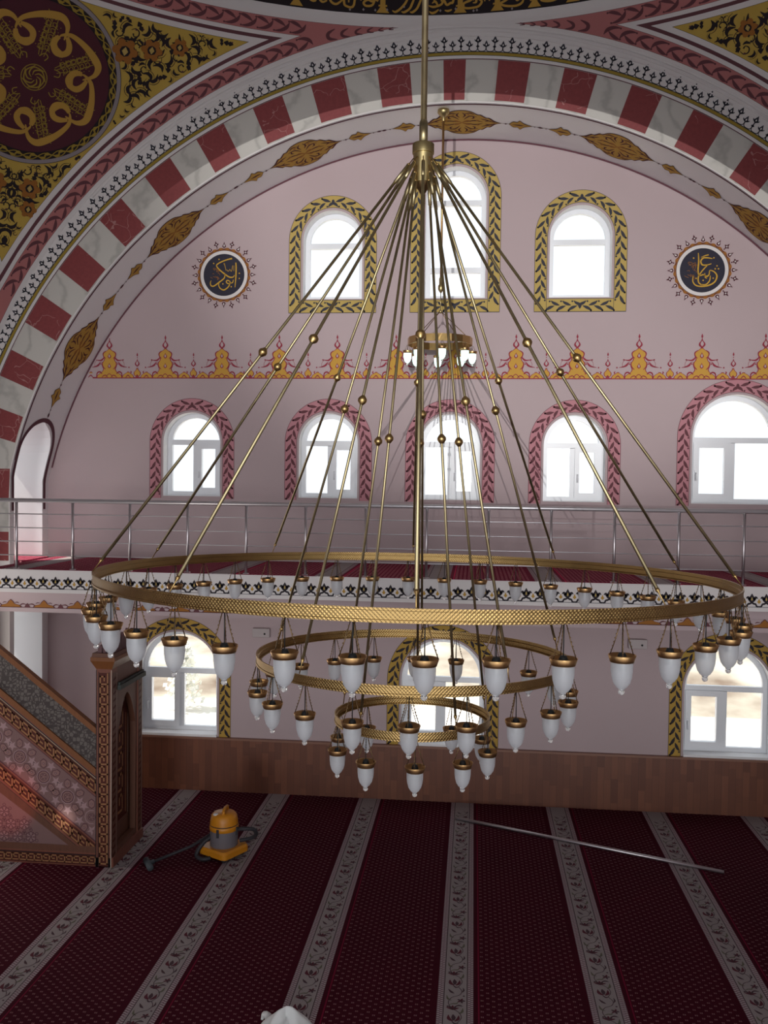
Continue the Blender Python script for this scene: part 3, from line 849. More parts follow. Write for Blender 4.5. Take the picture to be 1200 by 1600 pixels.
# ---------------- the other three bays (plain), pendentives, drum and dome
def side_bay(q, wname, wlabel, aname, alabel, fname, flabel, wall=True):
    s = tag(soffit(q, aname, False), alabel, 'arch', kind='structure')
    f = tag(arch_face(q, fname), flabel, 'arch', kind='structure')
    if wall:
        b = MB(); pts = [(-5.4, FZ)] + [(WI[0] + (WI[2] + .05) * sin(rad(t)), WI[1] + (WI[2] + .05) * cos(rad(t))) for t in range(-80, 81, 4)] + [(5.5, FZ)]
        b.add([(*rot_xy(x, DW, q), z) for x, z in pts], [tuple(range(len(pts)))])
        tag(b.build(wname, [M['wall']]), wlabel, 'wall', kind='structure')
side_bay(PI / 2, 'wall_left', 'pale side wall on the pulpit side, under its own arch', 'trim_3', 'white underside of the arch on the pulpit side', 'trim_4', 'plain face of the arch on the pulpit side')
side_bay(-PI / 2, 'wall_right', 'pale side wall opposite the pulpit, under its own arch', 'trim_5', 'white underside of the arch opposite the pulpit', 'trim_6', 'plain face of the arch opposite the pulpit')
side_bay(PI, '', '', 'trim_7', 'white underside of the near arch behind the viewer', 'trim_8', 'plain face of the near arch behind the viewer', wall=False)

def pendentive(q, name, label):
    b = MB(); nf, nz = 72, 48
    vs = []
    zt = 6.150
    for i in range(nf + 1):
        ph = PI / 2 + PI / 2 * i / nf
        rmax = A / max(abs(cos(ph)), abs(sin(ph)))
        zmin = math.sqrt(max(RS * RS - rmax * rmax, 0))
        for j in range(nz + 1):
            z = lerp(zmin, zt, j / nz); r = math.sqrt(RS * RS - z * z)
            vs.append((r * cos(ph), r * sin(ph), z + SZ))
    fs = []
    for i in range(nf):
        for j in range(nz):
            a = i * (nz + 1) + j; fs.append((a, a + 1, a + nz + 2, a + nz + 1))
    b.add(vs, fs, 0, True)
    o = b.build(name, [M['pend']])
    o.location = (CX, CY, 0); o.rotation_euler = (0, 0, q)
    return tag(o, label, 'pendentive', kind='structure')
PEND = [pendentive(0, 'trim_9', 'gold-painted pendentive at the left with a large calligraphy roundel'),
        pendentive(-PI / 2, 'trim_10', 'gold-painted pendentive at the right, above the far arch'),
        pendentive(PI / 2, 'trim_11', 'gold-painted pendentive behind the viewer on the pulpit side'),
        pendentive(PI, 'trim_12', 'gold-painted pendentive behind the viewer, away from the pulpit')]
# ornament in the local frame of the hall centre
def edge_fn(u, v, h):      # along the arch: u = angle about the depth axis (deg), v = distance s
    y = A - .735 * (v + .045); r = math.sqrt(RS * RS - y * y) - h
    return (r * sin(rad(u)), y - h * .6, SZ + r * cos(rad(u)))
def top_fn(u, v, h):       # along the dome ring: u = plan angle from +y (deg)
    z = 6.145 - .673 * v; r = math.sqrt(RS * RS - z * z) - h
    return (r * sin(rad(u)), r * cos(rad(u)), SZ + z - h * .6)
AX = Vector((-.5493, .5512, .6281)).normalized()
VUP = (Vector((0, 0, 1)) - AX * AX.z).normalized(); URT = AX.cross(VUP)
def rnd_fn(u, v, h):       # metres on the sphere around the roundel axis
    l = math.hypot(u, v); a = l / RS
    d = AX * cos(a) + ((URT * u + VUP * v) / l * sin(a) if l > 1e-9 else Vector((0, 0, 0)))
    p = d * (RS - h); return (p.x, p.y, p.z + SZ)
def s_of(p):
    x, y, z = p
    return min((A - max(abs(x), abs(y))) / .735 - .045, (6.145 + SZ - z) / .673)
def leafmotif(q, kind, ang, k):
    DK, PKD, BRN, GLD = 0, 1, 2, 3
    if kind in (0, 1, 3):
        q.ribbon([(-.06, -.02), (-.02, .025), (.03, .03), (.065, -.015)], [.006, .034, .040, .004], DK, 2, n=4, rot=ang)
        q.ribbon([(-.07, .03), (-.03, .065), (.03, .07), (.08, .035)], [.004, .007, .007, .004], DK, 2, n=4, rot=ang)
    elif kind == 2:
        q.ribbon([(-.05, 0), (-.03, .045), (.02, .05), (.045, .01), (.02, -.025), (-.01, -.01)], [.006, .010, .014, .014, .010, .018], DK, 2, n=4, rot=ang)
        q.ribbon([(.0, -.05), (.04, -.055), (.075, -.02)], [.006, .030, .004], DK, 2, n=4, rot=ang)
    else:
        q.profile([(-.055, .004), (-.015, .030), (.0, .012), (.02, .026), (.06, .002)], DK, 2, n=3, rot=ang)
    q.disc(.045 * cos(ang + 2), .045 * sin(ang + 2), .011, PKD if k % 2 else DK, 2, 7)
def fits(q):
    return all(s_of(v) > .352 for v in q.v) and all((Vector(v) - Vector((0, 0, SZ))).normalized().dot(AX) < cos(rad(6.55)) for v in q.v)
def pend_paint():
    P = Paint(None, .002)
    DK, PKD, BRN, GLD = 0, 1, 2, 3
    # braided leaves on the pink bands, along the arch edge, the side edge and the ring
    def band(fn, a0, a1, R, v0, v1):
        W = v1 - v0; L = abs(rad(a1 - a0)) * R; n = int(L / .185); sg = 1 if a1 > a0 else -1
        for i in range(n):
            q = Paint(lambda u, v, h: fn(a0 + sg * math.degrees((i * L / n + u) / R), v0 + v, h), P.step); u = L / n
            q.ribbon([(u * .95, W * .88), (u * .55, W * .80), (u * .22, W * .55), (u * .08, W * .20)], [.008, .036, .040, .006], PKD, 2, n=4)
            q.ribbon([(u * .30, W * .50), (u * .55, W * .30), (u * .85, W * .16), (u * 1.1, W * .14)], [.006, .034, .036, .006], PKD, 2, n=4)
            q.disc(u * .97, W * .86, .012, PKD, 2, 6); q.disc(u * 1.12, W * .15, .012, PKD, 2, 6)
            P.add(q.v, q.f); P.m[-len(q.m):] = q.m
    band(edge_fn, -15.5, -60, 6.2, .02, .182); band(top_fn, -17.5, -72.5, 5.7, .02, .182)
    band(lambda u, v, h: (lambda p: (-p[1], -p[0], p[2]))(edge_fn(u, v, h)), -15.5, -60, 6.2, .02, .182)
    for swap in (False, True):
      for a, k in ((-13.5, 1), (-12, .8), (-10.5, .6), (-9.2, .45), (-8.0, .3), (-6.9, .2)):
        def fn(u, v, h, a=a, k=k, swap=swap):
            p = edge_fn(a + math.degrees(u / 6.2), .09 * k + v, h)
            return (-p[1], -p[0], p[2]) if swap else p
        q = Paint(fn, P.step)
        q.ribbon([(.06 * k, -.06 * k), (-.02, -.035 * k), (-.04, 0), (-.02, .035 * k), (.06 * k, .06 * k)], [.008, .03 * k + .006, .036 * k + .006, .03 * k + .006, .008], PKD, 2, n=4)
        P.add(q.v, q.f); P.m[-len(q.m):] = q.m
    # golden arabesque: scrolling comma leaves, mirrored about the diagonal
    rr = random.Random(11); pts = []
    T = 0
    for it in range(30000):
        ph = rr.uniform(PI * .75, PI); zz = rr.uniform(2.6, 6.1)
        r = math.sqrt(RS * RS - zz * zz); p = Vector((r * cos(ph), r * sin(ph), zz + SZ))
        if s_of(p) < .372: continue
        if math.acos(max(-1, min(1, (p - Vector((0, 0, SZ))).normalized().dot(AX)))) < rad(6.75): continue
        if any((p - q_).length < .072 for q_ in pts): continue
        pts.append(p)
    for k, p in enumerate(pts):
        for mir in (False, True):
            d = (p - Vector((0, 0, SZ))).normalized()
            e1 = d.cross(Vector((0, 0, 1))).normalized(); e2 = d.cross(e1)
            ang = 3.0 * sin(p.x * 2.3 + p.z * 1.7) + 2.2 * cos(p.z * 3.1 - p.y * 1.3) + (k % 3) * 2.1
            def fn(u, v, h, d=d, e1=e1, e2=e2, mir=mir):
                q_ = (d * RS + e1 * u + e2 * v).normalized() * (RS - h)
                x, y, z = q_.x, q_.y, q_.z + SZ
                if mir: x, y = -y, -x
                return (x, y, z)
            for s__ in (1.0, .72, .5):
              q = Paint(lambda u, v, h, s__=s__: fn(u * s__, v * s__, h), P.step); kind = k % 5
              leafmotif(q, kind, ang, k)
              if fits(q):
                P.add(q.v, q.f); P.m[-len(q.m):] = q.m
                break
            continue
    # brown rosettes strung towards each tip
    for mir in (False, True):
        for (px, py, pz, s_) in ((-3.68, 4.92, 5.64, 1.0), (-3.42, 5.05, 5.705, .85), (-3.13, 5.155, 5.775, .7), (-4.95, 5.22, 4.24, .85), (-5.02, 5.32, 4.03, .7)):
            d = Vector((px, py, pz)).normalized(); e1 = d.cross(Vector((0, 0, 1))).normalized(); e2 = d.cross(e1)
            def fn(u, v, h, d=d, e1=e1, e2=e2, mir=mir):
                q_ = (d * RS + e1 * u + e2 * v).normalized() * (RS - h); x, y, z = q_.x, q_.y, q_.z + SZ
                if mir: x, y = -y, -x
                return (x, y, z)
            q = Paint(fn, P.step)
            q.disc(0, 0, .115 * s_, DK, 2.5, 12); q.disc(0, 0, .105 * s_, BRN, 3, 12)
            for j in range(6): q.disc(.10 * s_ * cos(j * PI / 3), .10 * s_ * sin(j * PI / 3), .045 * s_, BRN, 3.2, 9)
            q.disc(0, 0, .06 * s_, DK, 4, 8); q.profile([(-.05 * s_, .0), (0, .035 * s_), (.05 * s_, 0)], GLD, 5, n=1)
            P.add(q.v, q.f); P.m[-len(q.m):] = q.m
    return P
PP = pend_paint()
first = None
for o in PEND[:2]:
    if first is None:
        first = PP.build('painted_arabesque', [M['black'], M['maroon2'], M['amber'], M['yellow']], o); k = first
    else:
        k = first.copy(); COL.objects.link(k); k.parent = o

def big_roundel():
    P = Paint(rnd_fn, .0025); R = RS * rad(6.48)
    FLD, BLK, GLD, WHT, OCH, GRL = range(6)
    P.polar(0, 0, R * .865, FLD, 1, 72, 9); P.ring(0, 0, R * .865, R * .958, BLK, 1, 90); P.ring(0, 0, R * .955, R * 1.0, WHT, 2, 90)
    P.ring(0, 0, R * 1.0, R * 1.006, BLK, 2, 90); P.ring(0, 0, R * .862, R * .868, BLK, 2, 90)
    n = 33
    for k in range(n):      # twisted rope with gold leaves
        a0 = 2 * PI * k / n; st = 2 * PI / n
        for sg in (1, -1):
            P.ribbon([((.912 + sg * .034 * sin(PI * t / 6)) * R * cos(a0 + st * t / 6), (.912 + sg * .034 * sin(PI * t / 6)) * R * sin(a0 + st * t / 6)) for t in range(7)], .010, OCH, 3, n=1)
        for sg, o in ((1, .32), (-1, .68)):
            P.ribbon([((.912 + sg * .022 * sin(PI * t / 4)) * R * cos(a0 + st * (o - .24 + .48 * t / 4)), (.912 + sg * .022 * sin(PI * t / 4)) * R * sin(a0 + st * (o - .24 + .48 * t / 4))) for t in range(5)], [.004, .024, .036, .022, .004], OCH, 4, n=2)
    U = R / 830
    c = lambda p: ((p[0] - 305) * U, -(p[1] - 712) * U)
    wv = [((446,292),.10),((470,258),.22),((560,236),.42),((700,292),.58),((815,378),.72),((866,450),.66),((845,535),.42),((750,603),.12)]
    hd = [((520,262),.25),((555,330),.42),((556,390),.46),((515,428),.42),((455,425),.50),((418,375),.46),((420,320),.42),((448,278),.30)]
    for k in range(7):
        rt = -2 * PI * k / 7
        P.ribbon([c(p) for p, w_ in wv], [w_ * 98 * U for p, w_ in wv], GLD, 4, n=8, rot=rt)
        P.ribbon([c(p) for p, w_ in hd], [w_ * 128 * U for p, w_ in hd], GLD, 3, n=8, rot=rt)
        P.ribbon([c((418, 330)), c((440, 400)), c((500, 432)), c((545, 405))], [24 * U, 62 * U, 62 * U, 40 * U], GLD, 3, n=6, rot=rt)
        # verse written towards the centre in hairline strokes
        base = math.atan2(*reversed(c((640, 500)))) + rt
        def L(r, t): return (r * R * cos(base) - t * R * sin(base), r * R * sin(base) + t * R * cos(base))
        w1 = 6.5 * U
        for t in (-.045, .012, .055): P.ribbon([L(.26, t * .6), L(.40, t), L(.56, t * 1.1), L(.70, t)], w1, OCH, 3, n=5)
        for r in (.33, .40, .46, .53, .60):
            P.ribbon([L(r, -.075), L(r + .015, -.02), L(r - .005, .03), L(r + .01, .08)], w1, OCH, 3, n=4)
            P.ribbon([L(r + .02, -.06), L(r + .055, -.045), L(r + .05, -.005), L(r + .015, -.02)], w1, OCH, 3, n=4, closed=True)
            P.ribbon([L(r + .01, .02), L(r + .05, .03), L(r + .045, .07), L(r + .01, .06)], w1, OCH, 3, n=4, closed=True)
        for r, t in ((.66, .06), (.70, -.05), (.74, .02)):
            P.ribbon([L(r, t - .05), L(r + .03, t), L(r - .01, t + .03), L(r + .03, t + .07)], w1, OCH, 3, n=4)
        P.ribbon([L(.22, -.05), L(.27, -.075), L(.30, -.03), L(.25, .02)], w1 * 1.4, OCH, 3, n=4)
        for r, t in ((.36, .10), (.44, -.095), (.50, .105), (.57, -.09), (.68, .1), (.63, -.1)): P.disc(*L(r, t), 5 * U, OCH, 3, 6)
        # spiral centre
        b2 = base
        P.ribbon([(.03 * R * cos(b2), .03 * R * sin(b2)), (.075 * R * cos(b2 - .7), .075 * R * sin(b2 - .7)), (.115 * R * cos(b2 - 1.5), .115 * R * sin(b2 - 1.5)), (.135 * R * cos(b2 - 2.5), .135 * R * sin(b2 - 2.5))], [6 * U, 13 * U, 13 * U, 7 * U], OCH, 3, n=5)
        P.ribbon([(.145 * R * cos(b2 + t), .145 * R * sin(b2 + t) if True else 0) for t in (0, .3, .6, .9)], 8 * U, OCH, 3, n=3)
    return P
BRP = big_roundel()
bro = BRP.build('painted_roundel', [M['maroon'], M['black'], M['gold'], M['greyln'], M['olive'], M['olive']], PEND[0])
k = bro.copy(); COL.objects.link(k); k.parent = PEND[1]

def dome():
    b = MB(); zb = 5.41
    r0 = math.sqrt(RS * RS - 6.15 ** 2)
    prof = [(r0 + .02, SZ + 6.14), (r0 - .03, SZ + 6.17), (5.60, zb)]
    b.lathe(prof, (CX, CY, 0), 128, 0)
    b.lathe([(5.60, zb), (5.60, 6.35)], (CX, CY, 0), 128, 1)
    b.lathe([(5.60, 6.35), (5.5, 6.40)] + [(5.5 * cos(rad(t)) + 1e-4, 6.4 + 4.6 * sin(rad(t))) for t in range(6, 91, 6)], (CX, CY, 0), 96, 0)
    o = b.build('ceiling', [M['white'], M['black']])
    return tag(o, 'white dome on a dark drum lettered in gold, above the hall', 'ceiling', kind='structure')
ceil = dome()
def drum_paint():
    def fn(u, v, h):
        r = 5.595 - h; return (CX + r * sin(rad(u)), CY + r * cos(rad(u)), v)
    P = Paint(fn, .002); S = math.degrees(1 / 5.6)
    cols = [-18.89, -8.71, .43, 4.78, 9.08, 13.46]
    a = 13.46
    while a < 60: a += 4.4 if len(cols) % 3 else 9.1; cols.append(a)
    a = -18.89
    while a > -60: a -= 9.6; cols.append(a)
    for a in cols:
        def P2(u0, u1, v0, v1, m, h): P.rect(a + u0 * S, a + u1 * S, v0, v1, m, h)
        P.quad([(a - .075 * S, 5.425), (a + .075 * S, 5.425), (a + .03 * S, 5.49), (a - .03 * S, 5.49)], 0, 2)
        P2(-.03, .03, 5.48, 6.1, 0, 2); P2(-.05, .05, 5.495, 5.515, 0, 3)
        P.quad([(a - .03 * S, 6.05), (a + .03 * S, 6.05), (a + .09 * S, 6.15), (a - .09 * S, 6.15)], 0, 2)
    strokes = [  # (deg, height) read from the photograph
     [(-9.56,5.60),(-9.93,5.51),(-10.69,5.495),(-10.99,5.53),(-10.47,5.565),(-9.9,5.55),(-9.5,5.62),(-10.2,5.66)],
     [(-9.3,5.56),(-9.25,5.63),(-9.7,5.66),(-9.9,5.60),(-9.3,5.55)],
     [(-11.3,5.80),(-11.3,5.55)], [(-11.98,5.85),(-12.12,5.50),(-13.1,5.48),(-13.30,5.53),(-13.2,5.62)], [(-12.7,5.80),(-12.75,5.52)], [(-13.3,5.56),(-14.2,5.49),(-14.9,5.52),(-15.0,5.6)],
     [(-15.3,5.52),(-15.9,5.50),(-16.3,5.56),(-15.9,5.62),(-15.4,5.58)], [(-16.5,5.75),(-16.6,5.52),(-17.4,5.52),(-17.6,5.6)],
     [(-5.6,5.64),(-6.0,5.55),(-6.6,5.48),(-7.2,5.44),(-7.58,5.455)], [(-4.9,5.62),(-5.24,5.54),(-5.54,5.48),(-6.14,5.44),(-6.52,5.445)],
     [(-4.0,5.64),(-4.35,5.55),(-4.7,5.48),(-5.2,5.44),(-5.5,5.445)],
     [(-.3,5.75),(-.4,5.56),(-.72,5.54),(-1.16,5.52),(-1.5,5.57),(-1.77,5.53),(-2.22,5.51),(-2.82,5.50),(-3.4,5.52)], [(-2.2,5.51),(-2.5,5.56),(-2.9,5.54)],
     [(-.55,5.465),(-1.0,5.45),(-1.4,5.46)], [(-2.1,5.47),(-2.5,5.44),(-2.9,5.43),(-3.2,5.45)], [(-1.75,5.80),(-1.8,5.56)], [(-2.6,5.80),(-2.65,5.56)],
     [(1.9,5.58),(1.61,5.56),(.95,5.535),(.65,5.50),(1.1,5.475),(1.9,5.475),(2.6,5.49),(2.95,5.54),(2.5,5.57)], [(1.9,5.56),(2.2,5.60),(2.3,5.54),(1.9,5.53)], [(3.3,5.75),(3.3,5.54)], [(3.8,5.75),(3.85,5.54)],
     [(6.3,5.56),(5.73,5.53),(5.14,5.50),(5.74,5.47),(6.93,5.46),(7.66,5.49),(7.9,5.56)], [(6.8,5.56),(7.1,5.52),(7.5,5.55)], [(8.3,5.75),(8.3,5.52)],
     [(10.2,5.56),(9.8,5.5),(10.6,5.47),(11.6,5.48),(12.2,5.53)], [(12.8,5.75),(12.8,5.5)]]
    for st in strokes:
        q = Paint(lambda u, v, h: fn(u * S, v, h), P.step); k_ = len(st)
        q.ribbon([(x / S, y) for x, y in st], [.016] + [.026] * (k_ - 2) + [.010] if k_ > 2 else [.022, .016], 0, 3, n=5)
        P.add(q.v, q.f)
    for x, y in ((-6.2, 5.50), (-1.9, 5.455), (-3.6, 5.47), (2.0, 5.44), (2.4, 5.445), (6.5, 5.43), (-11.0, 5.45), (-12.6, 5.44), (-9.6, 5.45), (-8.2, 5.46), (-.1, 5.47)):
        q = Paint(lambda u, v, h: fn(x + u * S, y + v, h), P.step); q.profile([(-.016, 0), (0, .014), (.02, 0)], 1, 3, n=1); P.add(q.v, q.f, 1)
    return P.build('calligraphy_band', [M['gold'], M['greyln']], ceil)
drum_paint()

# ------------------------------------------------------------------ floor, wainscot, gallery
b = MB(); b.add([(-8, -2.5, FZ), (8, -2.5, FZ), (8, YW, FZ), (-8, YW, FZ)], [(0, 1, 2, 3)])
floor = tag(b.build('floor', [M['carpet']]), 'wall-to-wall crimson prayer carpet with grey floral stripes', 'floor', kind='structure')
def vine():
    P = Paint(lambda u, v, h: (u, v, FZ + .0008 + h), .0006)
    DK, RED, GRN = 0, 1, 2
    y = 5.8; U = .5
    while y < 11.3:
        def R(pts, w, m=DK, h=1): P.ribbon(pts, w, m, h, n=4, org=(0, y))
        R([(.02, 0), (.05, .07), (.03, .14), (-.03, .20), (-.055, .27), (-.03, .34), (.03, .38), (.05, .44), (.02, .5)], [.006] * 9)
        # tulip
        R([(-.015, .02), (-.045, .05), (-.05, .10)], [.010, .030, .004], RED); R([(-.01, .03), (-.01, .07), (-.015, .11)], [.014, .034, .004], DK)
        R([(0, .02), (.025, .05), (.03, .10)], [.010, .026, .004], RED); R([(-.02, .015), (.0, -.01), (.02, 0)], [.006, .016, .006])
        # carnation
        for k in range(5):
            a = -1.2 + .6 * k; R([(-.02, .17), (-.02 + .03 * sin(a), .17 + .03 * cos(a) + .01), (-.02 + .055 * sin(a), .17 + .05 * cos(a) + .01)], [.005, .018, .004], DK if k % 2 else RED, 2)
        # small blossom and leaves
        for k in range(5):
            a = k * 1.256; R([(.045, .30), (.045 + .02 * cos(a), .30 + .02 * sin(a)), (.045 + .034 * cos(a), .30 + .034 * sin(a))], [.006, .018, .004], RED if k % 2 else DK, 2)
        R([(.03, .12), (.055, .15), (.06, .20)], [.004, .020, .003], GRN); R([(-.03, .30), (-.06, .32), (-.07, .37)], [.004, .018, .003], GRN)
        R([(.0, .22), (.03, .235), (.06, .225)], [.004, .018, .003], DK); R([(-.01, .40), (-.035, .42), (-.06, .46)], [.004, .022, .003], DK)
        R([(-.045, .24), (-.02, .255), (.01, .26), (.02, .28)], [.004, .012, .014, .003], GRN)
        R([(.05, .42), (.065, .45), (.06, .49)], [.003, .014, .003], DK); P.disc(-.058, y + .215, .010, DK, 1, 7); P.disc(.066, y + .37, .009, DK, 1, 7)
        y += U
    return P
vmats = [mat('woven_vine_dark', (.075, .04, .05), .95), mat('woven_flower_maroon', (.11, .022, .035), .95), mat('woven_leaf_green', (.13, .12, .085), .95)]
vp = vine(); v0 = None
for k in range(-4, 4):
    xc = STX + .1425 + 1.2 * k
    if v0 is None: v0 = vp.build('woven_floral_stripe', vmats, floor); o = v0
    else: o = v0.copy(); COL.objects.link(o); o.parent = floor
    o.location.x = xc
tag(floor)

b = MB(); b.box(-5.65, 5.1, 11.602, YW, FZ, -3.41); b.box(-5.65, 5.1, 11.58, YW, -3.41, -3.385, 1)
tag(b.build('trim_13', [M['planks'], M['wcap']]), 'brown wooden panelling along the foot of the far wall', 'panelling', kind='structure')

GE = 9.80; GT = -1.03
def gallery():
    b = MB(); xl, xr = -5.5, 6.0
    b.box(xl, xr, GE, YW, GT - .26, GT, 0)                 # slab with fascia
    b.box(xl, xr, GE + .15, YW, -1.535, GT - .26, 1)        # beam below, set back
    b.box(xl, xr, GE + .10, GE + .16, -1.385, GT - .26, 1)
    b.box(xl, xr, GE + .012, YW, GT, GT + .006, 2)          # carpet
    # carpet tongue into the side niche
    b.box(-6.8, -5.6, CY + NY0, CY + NY1, GT - .1, GT + .005, 2)
    o = b.build('trim_14', [M['white'], M['wall'], M['carpet2']])
    tag(o, 'upper gallery floor with carpet, white patterned edge and pinkish beam', 'gallery', kind='structure')
    P = Paint(lambda u, v, h: (u, GE - .001 - h, v), .001)
    INK, GLD, LIN, BUD = range(4)
    x = -5.276 - .146 * 1
    while x < 5.9:
        z = -1.243
        P.profile([(.045, .008), (.062, .030), (.085, .036), (.105, .022), (.142, .001)], INK, 2, x, z)
        for sg in (-1, 1):
            P.ribbon([(.020, .075), (.040, .100), (.060, .088)], [.030, .026, .004], INK, 2, org=(x, z), mir=sg < 0)
            P.ribbon([(.0, .045), (.022, .034), (.038, .030), (.052, .006), (.073, .004)], [.016, .020, .018, .018, .016], INK, 2, org=(x, z), mir=sg < 0)
        P.profile([(.066, .002), (.080, .009), (.104, .001)], BUD, 3, x, z)
        xm = x + .073
        P.profile([(.035, .002), (.055, .020), (.062, .012), (.088, .002)], GLD, 2, xm, z, n=2)
        x += .1463
    P.rect(-5.5, 6.0, -1.2465, -1.2415, LIN, 3)
    P.build('painted_lily_border', [M['ink'], M['gold'], M['blueink'], M['yellow']], o)
    P = Paint(lambda u, v, h: (u, GE + .149 - h, v), .001)
    x = -5.3
    while x < 5.9:
        z = -1.478
        P.rect(x - .2, x + .2, z - .008, z, 1, 2)
        P.profile([(0, .13), (.02, .11), (.035, .05), (.06, .03), (.085, .002)], 1, 2, x, z, grow=.004); P.profile([(0, .12), (.02, .10), (.035, .045), (.058, .024), (.078, .002)], 0, 3, x, z)
        for sg in (-1, 1):
            P.ribbon([(.10, .01), (.14, .035), (.19, .028)], [.006, .014, .004], 1, 2, org=(x, z), mir=sg < 0)
            P.ribbon([(.05, .05), (.08, .052), (.10, .04)], [.006, .010, .003], 1, 3, org=(x, z), mir=sg < 0)
        P.profile([(0, .035), (.02, .025), (.045, .002)], 1, 2, x + .2, z)
        x += .40
    P.build('painted_beam_frieze', [M['amber'], M['maroon2']], o)
    return o
gallery()
def railing():
    t = empty('gallery_railing', (-.4, GE + .05, GT), 'steel gallery railing with thin crossbars, along the edge of the upper floor', 'railing')
    y = GE + .05
    b = MB(); b.tube([(-5.45, y, -.245), (5.9, y, -.245)], .024, 14); b.build('handrail', M['chrome'], t)
    for z in (-.40, -.557, -.713, -.87):
        b = MB(); b.tube([(-5.45, y, z), (5.9, y, z)], .0065, 8); b.build('crossbar', M['chrome'], t)
    for k in range(-8, 10):
        x = .163 + .668 * k
        if x < -5.4 or x > 5.8: continue
        b = MB(); b.tube([(x, y, GT + .004), (x, y, -.268)], .0165, 12); b.tube([(x, y, -.29), (x, y, -.245)], .010, 8)
        b.lathe([(.0, .012), (.034, .010), (.036, .0)], (x, y, GT + .002), 16)
        b.build('railing_post', M['alu'], t)
railing()

